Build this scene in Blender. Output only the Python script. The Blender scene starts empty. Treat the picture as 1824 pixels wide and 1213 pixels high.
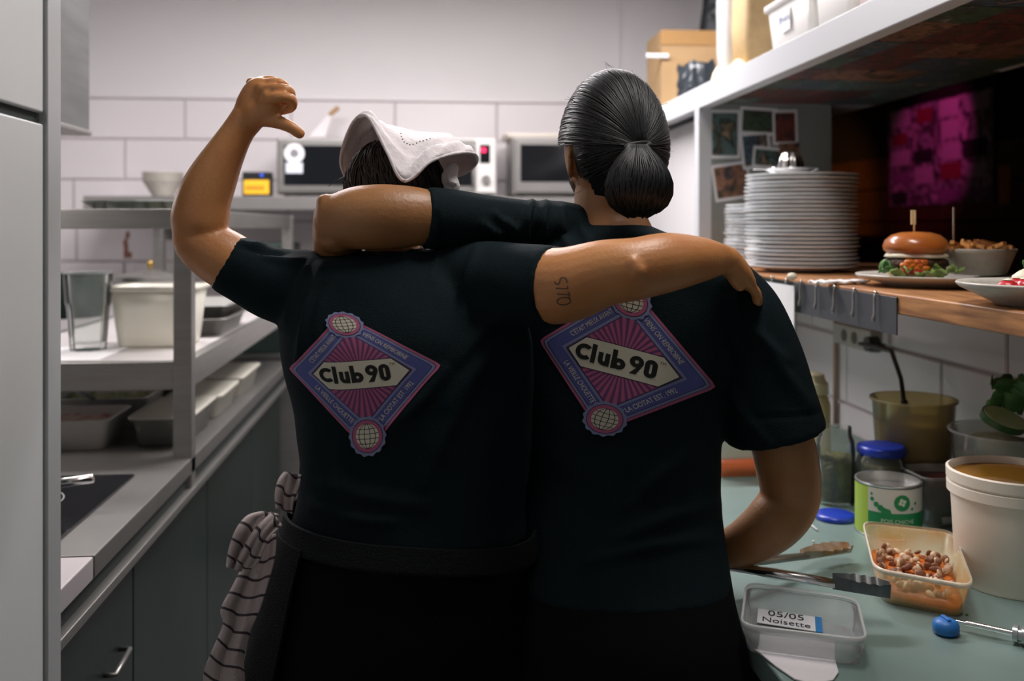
import bpy, bmesh, math, random
import numpy as np
from mathutils import Vector, Matrix
from mathutils.bvhtree import BVHTree

random.seed(7)
S = bpy.context.scene
C = S.collection
PI = math.pi

# ---------------------------------------------------------------- camera
FPX, CX, HY = 1700.0, 912.0, 402.0
EYE = 1.48
TH = math.atan((912.0 - 755.0) / FPX)
cam_d = bpy.data.cameras.new('camera')
cam = bpy.data.objects.new('camera', cam_d); C.objects.link(cam)
cam_d.sensor_fit = 'HORIZONTAL'; cam_d.sensor_width = 36.0
cam_d.lens = FPX / 1824.0 * 36.0
cam_d.shift_y = -(606.5 - HY) / 1824.0
cam_d.clip_start = 0.05
cam.location = (0, 0, EYE); cam.rotation_euler = (PI / 2, 0, -TH)
cam_d.dof.use_dof = True; cam_d.dof.focus_distance = 1.42; cam_d.dof.aperture_fstop = 3.2
S.camera = cam

# ---------------------------------------------------------------- light, world, exposure
S.view_settings.view_transform = 'Standard'
S.view_settings.look = 'None'
S.view_settings.exposure = 0.0
S.view_settings.gamma = 1.0
S.view_settings.use_curve_mapping = False
W = bpy.data.worlds.new('world'); S.world = W; W.use_nodes = True
W.node_tree.nodes['Background'].inputs[0].default_value = (0.5, 0.5, 0.55, 1)
W.node_tree.nodes['Background'].inputs[1].default_value = 0.03
CEIL = 2.78
LAMPS = [  # ceiling LED battens: x, y, length x, length y, watts, colour
    (-0.10, 3.2, 2.0, 0.25, 78.0, (1.0, 0.945, 0.96)),
    (0.50, 1.25, 0.25, 0.7, 14.0, (1.0, 0.92, 0.86)),
]

# ---------------------------------------------------------------- pixel -> place helpers (each with its own real distance)
RV = Vector((math.cos(TH), -math.sin(TH), 0)); FV = Vector((math.sin(TH), math.cos(TH), 0)); UV = Vector((0, 0, 1))
ORG = Vector((0, 0, EYE))
def ray(px, py): return FV + RV * ((px - CX) / FPX) + UV * ((HY - py) / FPX)
def Pd(px, py, d): return ORG + ray(px, py) * d
def Pz(px, py, z):
    r = ray(px, py); return ORG + r * ((z - EYE) / r.z)
def PX(px, py, X):
    r = ray(px, py); return ORG + r * (X / r.x)
def PY(px, py, Y):
    r = ray(px, py); return ORG + r * (Y / r.y)

# ---------------------------------------------------------------- materials
MATS = {}
def mat(name, col, rough=0.5, metal=0.0, var=0.0, vscale=8.0, bump=0.0, bscale=60.0, alpha=1.0, emit=None, estr=0.0,
        col2=None, stretch=(1, 1, 1), spec=0.5, coat=0.0, sheen=0.0, sss=0.0):
    if name in MATS: return MATS[name]
    m = bpy.data.materials.new(name); m.use_nodes = True
    nt = m.node_tree; b = nt.nodes['Principled BSDF']
    b.inputs['Base Color'].default_value = (*col, 1)
    b.inputs['Roughness'].default_value = rough; b.inputs['Metallic'].default_value = metal
    b.inputs['Specular IOR Level'].default_value = spec
    if coat: b.inputs['Coat Weight'].default_value = coat
    if sheen: b.inputs['Sheen Weight'].default_value = sheen; b.inputs['Sheen Roughness'].default_value = 0.4
    if sss:
        b.inputs['Subsurface Weight'].default_value = sss; b.inputs['Subsurface Radius'].default_value = (0.012, 0.005, 0.003)
    if emit: b.inputs['Emission Color'].default_value = (*emit, 1); b.inputs['Emission Strength'].default_value = estr
    tc = nt.nodes.new('ShaderNodeTexCoord'); mp = nt.nodes.new('ShaderNodeMapping'); mp.inputs['Scale'].default_value = stretch
    nt.links.new(tc.outputs['Object'], mp.inputs['Vector'])
    if var or col2:
        n = nt.nodes.new('ShaderNodeTexNoise'); n.inputs['Scale'].default_value = vscale; n.inputs['Detail'].default_value = 4
        nt.links.new(mp.outputs[0], n.inputs['Vector'])
        r = nt.nodes.new('ShaderNodeValToRGB')
        c2 = col2 or tuple(c * (1 - var) for c in col)
        r.color_ramp.elements[0].position = 0.35; r.color_ramp.elements[1].position = 0.65
        r.color_ramp.elements[0].color = (*c2, 1); r.color_ramp.elements[1].color = (*col, 1)
        nt.links.new(n.outputs['Fac'], r.inputs['Fac']); nt.links.new(r.outputs[0], b.inputs['Base Color'])
    if bump:
        n2 = nt.nodes.new('ShaderNodeTexNoise'); n2.inputs['Scale'].default_value = bscale; n2.inputs['Detail'].default_value = 3
        nt.links.new(mp.outputs[0], n2.inputs['Vector'])
        bp = nt.nodes.new('ShaderNodeBump'); bp.inputs['Strength'].default_value = bump; bp.inputs['Distance'].default_value = 0.01
        nt.links.new(n2.outputs['Fac'], bp.inputs['Height']); nt.links.new(bp.outputs[0], b.inputs['Normal'])
    if alpha < 1:
        t = nt.nodes.new('ShaderNodeBsdfTransparent'); mx = nt.nodes.new('ShaderNodeMixShader'); mx.inputs[0].default_value = alpha
        nt.links.new(t.outputs[0], mx.inputs[1]); nt.links.new(b.outputs[0], mx.inputs[2])
        nt.links.new(mx.outputs[0], nt.nodes['Material Output'].inputs['Surface'])
    MATS[name] = m; return m

def blotch_mat(name, cols, scale=9.0, rough=0.45, seedv=0.0):
    """a photograph print: blotches of a few colours"""
    if name in MATS: return MATS[name]
    m = bpy.data.materials.new(name); m.use_nodes = True; nt = m.node_tree; b = nt.nodes['Principled BSDF']
    b.inputs['Roughness'].default_value = rough
    tc = nt.nodes.new('ShaderNodeTexCoord'); mp = nt.nodes.new('ShaderNodeMapping'); mp.inputs['Location'].default_value = (seedv, seedv * 2.1, seedv * .7)
    n = nt.nodes.new('ShaderNodeTexNoise'); n.inputs['Scale'].default_value = scale; n.inputs['Detail'].default_value = 5; n.inputs['Distortion'].default_value = 1.2
    r = nt.nodes.new('ShaderNodeValToRGB'); r.color_ramp.interpolation = 'LINEAR'
    els = r.color_ramp.elements
    while len(els) < len(cols): els.new(0.5)
    for i, c in enumerate(cols):
        els[i].position = 0.3 + 0.4 * i / (len(cols) - 1); els[i].color = (*c, 1)
    nt.links.new(tc.outputs['Object'], mp.inputs['Vector']); nt.links.new(mp.outputs[0], n.inputs['Vector'])
    nt.links.new(n.outputs['Fac'], r.inputs['Fac']); nt.links.new(r.outputs[0], b.inputs['Base Color'])
    MATS[name] = m; return m

def stripe_mat(name, base, line, axis=(0, 0, 1), period=0.03, width=0.12, rough=0.9):
    if name in MATS: return MATS[name]
    m = bpy.data.materials.new(name); m.use_nodes = True; nt = m.node_tree; b = nt.nodes['Principled BSDF']
    b.inputs['Roughness'].default_value = rough
    uv = nt.nodes.new('ShaderNodeUVMap')
    sx = nt.nodes.new('ShaderNodeSeparateXYZ'); nt.links.new(uv.outputs[0], sx.inputs[0])
    def lines(sock, per, wd):
        d = nt.nodes.new('ShaderNodeMath'); d.operation = 'DIVIDE'; d.inputs[1].default_value = per; nt.links.new(sock, d.inputs[0])
        f = nt.nodes.new('ShaderNodeMath'); f.operation = 'FRACT'; nt.links.new(d.outputs[0], f.inputs[0])
        l = nt.nodes.new('ShaderNodeMath'); l.operation = 'LESS_THAN'; l.inputs[1].default_value = wd; nt.links.new(f.outputs[0], l.inputs[0])
        return l.outputs[0]
    a = lines(sx.outputs[1], period, width)
    mx = nt.nodes.new('ShaderNodeMixRGB'); mx.inputs[1].default_value = (*base, 1); mx.inputs[2].default_value = (*line, 1)
    nt.links.new(a, mx.inputs[0]); nt.links.new(mx.outputs[0], b.inputs['Base Color'])
    n2 = nt.nodes.new('ShaderNodeTexNoise'); n2.inputs['Scale'].default_value = 45
    bp = nt.nodes.new('ShaderNodeBump'); bp.inputs['Strength'].default_value = .5; bp.inputs['Distance'].default_value = .004
    nt.links.new(n2.outputs['Fac'], bp.inputs['Height']); nt.links.new(bp.outputs[0], b.inputs['Normal'])
    MATS[name] = m; return m

def clear_mat(name, tint, col, fac, rough=0.06, edge=0.25):
    if name in MATS: return MATS[name]
    m = bpy.data.materials.new(name); m.use_nodes = True; nt = m.node_tree; nt.nodes.remove(nt.nodes['Principled BSDF'])
    tr = nt.nodes.new('ShaderNodeBsdfTransparent'); tr.inputs[0].default_value = (*tint, 1)
    df = nt.nodes.new('ShaderNodeBsdfDiffuse'); df.inputs[0].default_value = (*col, 1)
    gl = nt.nodes.new('ShaderNodeBsdfGlossy'); gl.inputs['Roughness'].default_value = rough
    lw = nt.nodes.new('ShaderNodeLayerWeight'); lw.inputs[0].default_value = edge
    m1 = nt.nodes.new('ShaderNodeMixShader'); m1.inputs[0].default_value = fac
    m2 = nt.nodes.new('ShaderNodeMixShader')
    nt.links.new(tr.outputs[0], m1.inputs[1]); nt.links.new(df.outputs[0], m1.inputs[2])
    nt.links.new(lw.outputs['Fresnel'], m2.inputs[0]); nt.links.new(m1.outputs[0], m2.inputs[1]); nt.links.new(gl.outputs[0], m2.inputs[2])
    nt.links.new(m2.outputs[0], nt.nodes['Material Output'].inputs['Surface'])
    MATS[name] = m; return m

wallp = mat('wall_paint', (0.71, 0.69, 0.695), 0.7, var=0.03, vscale=1.5)
tilem = mat('wall_tile_glaze', (0.73, 0.69, 0.70), 0.22, var=0.02, vscale=2)
grout = mat('grout', (0.50, 0.45, 0.45), 0.9)
greyp = mat('grey_panel', (0.68, 0.71, 0.715), 0.35, var=0.06, vscale=3)
trimm = mat('trim_metal', (0.52, 0.55, 0.56), 0.35, 0.4)
darkg = mat('dark_joint', (0.02, 0.03, 0.028), 0.8)
floorm = mat('floor_resin', (0.10, 0.10, 0.10), 0.6, var=0.3, vscale=20)
ceilm = mat('ceiling_paint', (0.75, 0.73, 0.72), 0.8)
steel = mat('brushed_steel', (0.36, 0.355, 0.335), 0.38, 0.8, var=0.12, vscale=6, stretch=(1, 1, 14))
steel_l = mat('steel_sheet', (0.33, 0.32, 0.31), 0.40, 0.7, var=0.1, vscale=5)
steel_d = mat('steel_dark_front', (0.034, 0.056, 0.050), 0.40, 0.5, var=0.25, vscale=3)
chrome = mat('chrome', (0.80, 0.80, 0.80), 0.16, 1.0)
whitep = mat('white_paint', (0.58, 0.595, 0.62), 0.5)
woodm = mat('pass_wood', (0.50, 0.24, 0.09), 0.45, col2=(0.24, 0.10, 0.04), vscale=7, stretch=(14, 1, 14))
wood_d = mat('dark_wood_panel', (0.11, 0.042, 0.014), 0.5, col2=(0.045, 0.018, 0.007), vscale=5, stretch=(2, 2, 20))
blackp = mat('black_plastic', (0.012, 0.012, 0.014), 0.35)
blackg = mat('black_glass', (0.008, 0.009, 0.011), 0.10)
porc = mat('porcelain', (0.82, 0.84, 0.85), 0.28, var=0.05, vscale=3)
porc2 = mat('stoneware', (0.56, 0.53, 0.47), 0.4, var=0.12, vscale=60)
clearp = clear_mat('clear_plastic', (.96, .96, .94), (.8, .8, .76), .26, .15, .12)
milky = mat('milky_plastic', (0.78, 0.76, 0.66), 0.35, alpha=0.86)
milkw = mat('milky_white_plastic', (0.74, 0.725, 0.70), 0.35)
glassm = clear_mat('clear_glass', (.97, .98, .97), (.75, .8, .78), .07, .03, .2)
worktop = mat('worktop_steel', (0.23, 0.33, 0.31), 0.40, 0.35, var=0.10, vscale=9)
paperm = mat('paper', (0.82, 0.82, 0.83), 0.8)
ink = mat('ink', (0.02, 0.025, 0.04), 0.8)
card = mat('cardboard', (0.42, 0.27, 0.13), 0.8, var=0.12, vscale=9)
skinL = mat('skin_light', (0.58, 0.265, 0.100), 0.42, col2=(0.51, 0.21, 0.074), vscale=14, bump=0.08, bscale=220)
skinR = mat('skin_brown', (0.38, 0.180, 0.070), 0.44, col2=(0.31, 0.14, 0.05), vscale=14, bump=0.08, bscale=220)
shirtm = mat('black_cotton', (0.0066, 0.0142, 0.0178), 0.85, bump=0.25, bscale=500, spec=0.10)
denim = mat('black_denim', (0.0060, 0.0078, 0.0088), 0.85, bump=0.5, bscale=420, spec=0.2)
trous = mat('black_trousers', (0.0020, 0.0023, 0.0026), 0.9, spec=0.15)
hairk = mat('black_hair', (0.0065, 0.008, 0.010), 0.42, spec=0.42)
hairb = mat('dark_brown_hair', (0.020, 0.013, 0.010), 0.5)
linen = mat('white_linen', (0.80, 0.76, 0.79), 0.9, var=0.05, vscale=30, bump=0.3, bscale=90)
linen_in = mat('pink_lining', (0.70, 0.55, 0.60), 0.9)
green = mat('leaf_green', (0.10, 0.26, 0.05), 0.5, col2=(0.04, 0.13, 0.03), vscale=40)
green_l = mat('lettuce_green', (0.38, 0.48, 0.16), 0.5, col2=(0.16, 0.28, 0.07), vscale=45)
bunm = mat('bun_crust', (0.56, 0.20, 0.045), 0.28, col2=(0.40, 0.11, 0.02), vscale=12, coat=0.3)
crumb = mat('bun_crumb', (0.75, 0.60, 0.36), 0.8)
meatm = mat('patty', (0.06, 0.025, 0.012), 0.7, bump=0.8, bscale=90)
friesm = mat('fries', (0.62, 0.30, 0.07), 0.6, col2=(0.42, 0.14, 0.03), vscale=40)
orange = mat('orange_sauce', (0.70, 0.20, 0.02), 0.4, col2=(0.45, 0.08, 0.01), vscale=60)
redm = mat('red_fruit', (0.55, 0.02, 0.03), 0.3)
cream = mat('cream', (0.82, 0.76, 0.60), 0.5)
nutm = mat('hazelnut', (0.62, 0.42, 0.24), 0.6, col2=(0.25, 0.10, 0.05), vscale=70)
bluem = mat('blue_lid', (0.015, 0.045, 0.42), 0.3)
blueb = mat('blue_silicone', (0.02, 0.16, 0.50), 0.45)
yellowm = mat('yellow_label', (0.85, 0.48, 0.02), 0.5, emit=(1.0, 0.5, 0.02), estr=0.15)
redled = mat('red_led', (0.2, 0.0, 0.02), 0.4, emit=(1.0, 0.02, 0.10), estr=3.0)
lampm = mat('lamp_diffuser', (0.9, 0.9, 0.9), 0.5, emit=(1.0, 0.93, 0.95), estr=3.0)

# ---------------------------------------------------------------- mesh builder
class MB:
    def __init__(s): s.v = []; s.f = []; s.m = []; s.cur = 0
    def add(s, vs, fs):
        b = len(s.v); s.v += [tuple(p) for p in vs]; s.f += [tuple(b + i for i in f) for f in fs]; s.m += [s.cur] * len(fs); return s
    def box(s, x0, x1, y0, y1, z0, z1):
        return s.add([(x0, y0, z0), (x1, y0, z0), (x1, y1, z0), (x0, y1, z0), (x0, y0, z1), (x1, y0, z1), (x1, y1, z1), (x0, y1, z1)],
                     [(0, 3, 2, 1), (4, 5, 6, 7), (0, 1, 5, 4), (1, 2, 6, 5), (2, 3, 7, 6), (3, 0, 4, 7)])
    def loft(s, rings, cap0=True, cap1=True, closed=True):
        n = len(rings[0]); vs = [p for r in rings for p in r]; fs = []
        for i in range(len(rings) - 1):
            for j in range(n if closed else n - 1):
                k = (j + 1) % n
                fs.append((i * n + j, i * n + k, (i + 1) * n + k, (i + 1) * n + j))
        if cap0: fs.append(tuple(range(n - 1, -1, -1)))
        if cap1: fs.append(tuple((len(rings) - 1) * n + j for j in range(n)))
        return s.add(vs, fs)
    def lathe(s, prof, c=(0, 0, 0), n=32, rx=1.0, cap=True, ax=None):
        rings = []
        for r, z in prof:
            rings.append([(c[0] + r * math.cos(2 * PI * j / n) * rx, c[1] + r * math.sin(2 * PI * j / n), c[2] + z) for j in range(n)])
        return s.loft(rings, cap, cap)
    def tube(s, path, rad, n=8, cap=True):
        path = [Vector(p) for p in path]; rings = []; up = None
        if not isinstance(rad, (list, tuple)): rad = [rad] * len(path)
        for i, p in enumerate(path):
            t = (path[min(i + 1, len(path) - 1)] - path[max(i - 1, 0)]).normalized()
            if up is None: up = t.orthogonal().normalized()
            up = (up - t * up.dot(t))
            if up.length < 1e-6: up = t.orthogonal()
            up.normalize(); w = t.cross(up)
            rings.append([p + (up * math.cos(2 * PI * j / n) + w * math.sin(2 * PI * j / n)) * rad[i] for j in range(n)])
        return s.loft(rings, cap, cap)
    def ell(s, c, rx, ry, rz, n=20, m=12, rot=None):
        rings = []
        for i in range(1, m):
            a = -PI / 2 + PI * i / m
            ring = []
            for j in range(n):
                v = Vector((rx * math.cos(a) * math.cos(2 * PI * j / n), ry * math.cos(a) * math.sin(2 * PI * j / n), rz * math.sin(a)))
                if rot is not None: v = rot @ v
                ring.append(Vector(c) + v)
            rings.append(ring)
        return s.loft(rings)
    def mesh(s, name):
        me = bpy.data.meshes.new(name); me.from_pydata(s.v, [], s.f); me.update(); return me
    def build(s, name, m, parent=None, smooth=False, bevel=0.0, bseg=2):
        me = s.mesh(name)
        if len(s.v) < 200000:
            bm = bmesh.new(); bm.from_mesh(me); bmesh.ops.recalc_face_normals(bm, faces=bm.faces); bm.to_mesh(me); bm.free()
        return fin(me, name, m, parent, smooth, bevel, bseg, s.m if isinstance(m, (list, tuple)) else None)

def fin(me, name, m, parent=None, smooth=False, bevel=0.0, bseg=2, mi=None):
    o = bpy.data.objects.new(name, me); C.objects.link(o)
    for mm in (m if isinstance(m, (list, tuple)) else [m]): me.materials.append(mm)
    if mi: me.polygons.foreach_set('material_index', mi)
    if smooth:
        me.polygons.foreach_set('use_smooth', [True] * len(me.polygons))
        if smooth == 'auto':
            me.set_sharp_from_angle(angle=math.radians(40))
    if bevel:
        b = o.modifiers.new('bevel', 'BEVEL'); b.width = bevel; b.segments = bseg; b.limit_method = 'ANGLE'; b.angle_limit = math.radians(35)
        o.modifiers.new('wn', 'WEIGHTED_NORMAL'); me.polygons.foreach_set('use_smooth', [True] * len(me.polygons))
    if parent is not None: adopt(o, parent)
    return o

def adopt(o, parent):
    o.parent = parent
    m = Matrix.Identity(4); p = parent; chain = []
    while p is not None: chain.append(p); p = p.parent
    for p in reversed(chain): m = m @ p.matrix_parent_inverse @ p.matrix_basis
    o.matrix_parent_inverse = m.inverted()

def tag(o, label, cat, group=None, kind=None):
    if label: o['label'] = label
    if cat: o['category'] = cat
    if group: o['group'] = group
    if kind: o['kind'] = kind
    return o
def thing(name, label, cat, loc=(0, 0, 0), group=None):
    o = bpy.data.objects.new(name, None); C.objects.link(o); o.location = loc; o.empty_display_size = 0.05
    return tag(o, label, cat, group)
def struct(o):
    o['kind'] = 'structure'; return o
def B(x0, x1, y0, y1, z0, z1): return MB().box(min(x0, x1), max(x0, x1), min(y0, y1), max(y0, y1), min(z0, z1), max(z0, z1))
def lab(o, label): o['label'] = label; return o

def rrect(cx, cy, hx, hy, r, z, rot=0.0, n=6):
    pts = []
    for qx, qy, a0 in ((1, 1, 0), (-1, 1, PI / 2), (-1, -1, PI), (1, -1, 1.5 * PI)):
        for i in range(n):
            a = a0 + PI / 2 * i / (n - 1)
            x = qx * (hx - r) + r * math.cos(a); y = qy * (hy - r) + r * math.sin(a)
            pts.append((cx + x * math.cos(rot) - y * math.sin(rot), cy + x * math.sin(rot) + y * math.cos(rot), z))
    return pts

def quad_pts(q, n=6, r=0.16):
    """rounded outline through four corner vectors"""
    out = []
    for i in range(4):
        p0, p1, p2 = q[i - 1], q[i], q[(i + 1) % 4]
        a = p1 + (p0 - p1) * r; b = p1 + (p2 - p1) * r
        for k in range(n):
            t = k / (n - 1); out.append(a * (1 - t) ** 2 + p1 * 2 * t * (1 - t) + b * t * t)
    return out

def text_mesh(body, size, font_bold=False):
    cu = bpy.data.curves.new('txt', 'FONT'); cu.body = body; cu.size = size; cu.align_x = 'CENTER'; cu.align_y = 'CENTER'; cu.resolution_u = 3
    if font_bold: cu.offset = size * 0.015
    o = bpy.data.objects.new('txt', cu); C.objects.link(o)
    bpy.context.view_layer.update()
    me = o.to_mesh(); me.calc_loop_triangles()
    v = [tuple(p.co[:2]) for p in me.vertices]; t = [tuple(x.vertices) for x in me.loop_triangles]
    o.to_mesh_clear(); bpy.data.objects.remove(o); bpy.data.curves.remove(cu)
    return v, t

def write_on(mb, body, size, origin, ex, ey, lift=0.0):
    v, t = text_mesh(body, size); n = ex.cross(ey).normalized() * lift
    mb.add([origin + ex * a + ey * b + n for a, b in v], t)

# ================================================================ STRUCTURE
YB = 4.85          # back wall face
struct(B(-2.0, 4.0, -1.6, 7.2, -0.1, 0.0).build('floor', floorm))
struct(B(-2.0, 4.0, -1.6, 7.2, CEIL, CEIL + 0.1).build('ceiling', ceilm))
wb = struct(B(-2.0, 1.55, YB, YB + 0.12, 0, CEIL).build('wall_back', wallp))
wl = struct(B(-2.1, -1.95, -1.6, YB, 0, CEIL).build('wall_left', wallp))
struct(B(-2.0, 4.0, -1.7, -1.6, 0, CEIL).build('wall_front', wallp))

# back wall tiles: 20 x 51 cm, running bond
ztop = 2.105; TW, THH = 0.515, 0.2
B(-1.95, 0.99, YB - 0.004, YB, 0.85, ztop).build('grout_bed', grout, wb)
xj = PY(330, 200, YB).x
tile_me = {}
def tile(parent, x0, x1, y, z0, z1, axis='y', m=tilem, dep=0.012):
    key = (round(x1 - x0, 3), round(z1 - z0, 3), axis)
    if key not in tile_me:
        w, h = (x1 - x0) / 2, (z1 - z0) / 2; e = 0.004
        mb = MB()
        r0 = [(-w, 0, -h), (w, 0, -h), (w, 0, h), (-w, 0, h)]; r1 = [(a, -dep + e, c) for a, b, c in r0]
        r2 = [(-w + e, -dep, -h + e), (w - e, -dep, -h + e), (w - e, -dep, h - e), (-w + e, -dep, h - e)]
        if axis == 'x': r0, r1, r2 = [[(b, -a, c) for a, b, c in r] for r in (r0, r1, r2)]
        mb.loft([r0, r1, r2], True, True); me = mb.mesh('tile'); me.materials.append(m)
        bm = bmesh.new(); bm.from_mesh(me); bmesh.ops.recalc_face_normals(bm, faces=bm.faces); bm.to_mesh(me); bm.free()
        tile_me[key] = me
    o = bpy.data.objects.new('tile', tile_me[key]); C.objects.link(o)
    if axis == 'y': o.location = ((x0 + x1) / 2, y, (z0 + z1) / 2)
    else: o.location = (y, (x0 + x1) / 2, (z0 + z1) / 2)
    adopt(o, parent); return o
g = 0.004
for r in range(6):
    z1 = ztop - r * THH - g; z0 = ztop - (r + 1) * THH + g
    off = [0.0, -0.287, -0.53][r % 3]
    x = xj + off - TW * 8
    while x < 0.99:
        a, b = max(x + g, -1.95), min(x + TW - g, 0.985)
        if b - a > 0.03: tile(wb, a, b, YB - 0.002, z0, z1)
        x += TW
struct(B(-1.95, 0.99, YB - 0.016, YB, ztop + 0.002, ztop + 0.016).build('trim_1', tilem, bevel=0.003))
xs = PY(1102, 60, YB).x
struct(B(xs - 0.006, xs + 0.006, YB - 0.008, YB, ztop + 0.016, CEIL).build('trim_2', wallp, bevel=0.002))
st = MB(); p = PY(228, 436, YB)
for k in range(9):
    st.ell((p.x + random.uniform(-.012, .012), YB - 0.0145, p.z + random.uniform(-.055, .055)), random.uniform(.005, .014), .0012, random.uniform(.012, .035), 8, 6)
lab(st.build('rust_stain', mat('rust', (0.30, 0.13, 0.09), 0.9), wb, True), 'brown rust stain run on the tile')

# near partition at the left edge: two grey panels, dark joint, metal corner profile
XP = -0.48
wp = struct(B(XP - 0.12, XP - 0.008, -0.6, 1.312, 0, CEIL).build('wall_partition', darkg))
yp = PX(80, 300, XP).y
zp = PX(80, 212, XP).z
B(XP - 0.01, XP, -0.6, yp - 0.004, zp + 0.007, CEIL).build('panel', greyp, wp, bevel=0.003)
B(XP - 0.01, XP, -0.6, yp - 0.004, 0, zp - 0.007).build('panel', greyp, wp, bevel=0.003)
lab(B(XP - 0.012, XP + 0.003, yp + 0.002, PX(105, 300, XP).y, 0, CEIL).build('corner_profile', trimm, wp, bevel=0.002), 'pale metal corner profile')

# right side: tiled wall under the pass, solid wall further back, dining room beyond
XS, XW, XF, XR = 0.90, 1.25, 0.99, 1.52   # shelf edge, wall under the pass, far wall, dining side
YPOST = PX(1251, 300, XS + 0.02).y
ZP0, ZP1 = 1.316, 1.354          # wooden pass slab
ZS0, ZS1 = 1.866, 1.938          # overhead shelf
wr = struct(B(XW, XW + 0.12, -1.6, YPOST, 0, ZP0 - .003).build('wall_right', grout))
zr = 1.155
for r, (z0, z1) in enumerate(((zr, zr + 0.16), (zr - 0.2, zr), (zr - 0.4, zr - 0.2))):
    y = -0.3 + (0.26 if r % 2 else 0.0) + 0.17
    while y < YPOST - 0.05:
        tile(wr, y + g, min(y + 0.515 - g, YPOST - 0.005), XW, z0 + g, z1 - g, 'x')
        y += 0.515
wf = struct(B(XF, 1.36, YPOST + 0.04, YB, 0, ZS0).build('wall_right_far', wallp))
for r in range(5):
    z1 = ZP1 + 0.05 - r * 0.2
    y = YPOST + 0.06 + (0.2 if r % 2 else 0)
    if z1 < 0.6: break
    while y < YB - 0.05:
        tile(wf, y + g, min(y + 0.515, YB - 0.014) - g, XF, z1 - 0.2 + g, z1 - g, 'x'); y += 0.515
wu = struct(B(XR, XR + 0.1, -1.6, YB, ZS1, CEIL).build('wall_right_upper', wallp))
# dining room
XD, YD = 3.05, 6.9
wd = struct(B(XD, XD + 0.1, -1.6, 7.1, 0, CEIL).build('wall_dining_right', mat('dark_wall', (0.012, 0.009, 0.008), 0.8)))
we = struct(B(XR + 0.1, XD, YD, YD + 0.1, 0, CEIL).build('wall_dining_back', mat('dark_wall', (0.02, 0.015, 0.012), 0.8)))
for k in range(9):
    z0 = 0.0 + k * 0.215
    B(XD - 0.03, XD, 3.2, YD - 0.02, z0 + 0.004, z0 + 0.211).build('plank', wood_d, wd, bevel=0.006)
    B(XR + 0.12, XD - 0.03, YD - 0.03, YD, z0 + 0.004, z0 + 0.211).build('plank', wood_d, we, bevel=0.006)

# ceiling lamps
for i, (x, y, lx, ly, w, col) in enumerate(LAMPS):
    t = thing('ceiling_lamp', ('long ceiling light batten over the far kitchen', 'short ceiling light batten over the cooks')[i], 'lamp', (x, y, CEIL), 'ceiling battens')
    B(x - lx / 2 - .03, x + lx / 2 + .03, y - ly / 2 - .03, y + ly / 2 + .03, CEIL - 0.05, CEIL).build('housing', whitep, t, bevel=0.006)
    B(x - lx / 2, x + lx / 2, y - ly / 2, y + ly / 2, CEIL - 0.062, CEIL - 0.048).build('diffuser', lampm, t)
    ld = bpy.data.lights.new('batten_light', 'AREA'); ld.shape = 'RECTANGLE'; ld.size = lx; ld.size_y = ly; ld.energy = w; ld.color = col
    lo = bpy.data.objects.new('batten_light', ld); C.objects.link(lo); lo.location = (x, y, CEIL - 0.07); adopt(lo, t)
# dining-room lamps: magenta spot on the poster and a warm wall glow
def spot(name, label, loc, aim, w, col, ang, cat='lamp'):
    t = thing(name, label, cat, loc)
    L = Vector(loc); A = Vector(aim); d = (A - L).normalized()
    MB().tube([L - d * .10, L - d * .02, L], [.03, .045, .045], 16).build('shade', blackp, t, True)
    MB().tube([L - d * .06, Vector((L.x, L.y, CEIL))], .008, 8).build('stem', blackp, t, True)
    ld = bpy.data.lights.new('spot_light', 'SPOT'); ld.energy = w; ld.color = col; ld.spot_size = ang; ld.spot_blend = .6; ld.shadow_soft_size = .04
    lo = bpy.data.objects.new('spot_light', ld); C.objects.link(lo); lo.location = L + d * .01; lo.rotation_euler = d.to_track_quat('-Z', 'Y').to_euler(); adopt(lo, t)
pc = PX(1680, 262, XD)
spot('spot_lamp', 'ceiling spot throwing magenta light on the dining room poster', (2.1, pc.y - 0.5, CEIL - 0.2), (XD, pc.y + .05, pc.z), 13, (1.0, 0.06, 0.42), math.radians(44))
spot('spot_lamp', 'ceiling spot warming the dining room panelling', (1.9, 5.4, CEIL - 0.2), (2.45, 6.85, 1.6), 55, (1.0, 0.42, 0.10), math.radians(68))

# ================================================================ LEFT SIDE
ZC = 0.91; XC = -0.567
# extractor hood
pb = PX(160, 242, -0.9)
t = thing('extractor_hood', 'brushed steel extractor hood hanging at the left', 'hood', (-1.2, 2.2, pb.z))
B(-1.5, -0.9, 1.45, pb.y, pb.z + 0.012, CEIL).build('body', mat('hood_steel', (.17, .175, .17), .5, .6, var=.2, vscale=5, stretch=(1, 1, 8)), t, bevel=0.004)
B(-1.5, -0.895, 1.45, pb.y + 0.004, pb.z, pb.z + 0.014).build('lip', steel_l, t, bevel=0.003)

B(-1.2, -1.0, 2.05, 2.25, pb.z - .004, pb.z).build('light_lens', mat('hood_lens', (.9, .9, .85), .4, emit=(1, .93, .88), estr=2.0), t)
ld = bpy.data.lights.new('hood_light', 'AREA'); ld.size = .2; ld.energy = 4.0; ld.color = (1, .92, .90)
lo = bpy.data.objects.new('hood_light', ld); C.objects.link(lo); lo.location = (-1.10, 2.15, pb.z - .01); adopt(lo, t)
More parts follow.
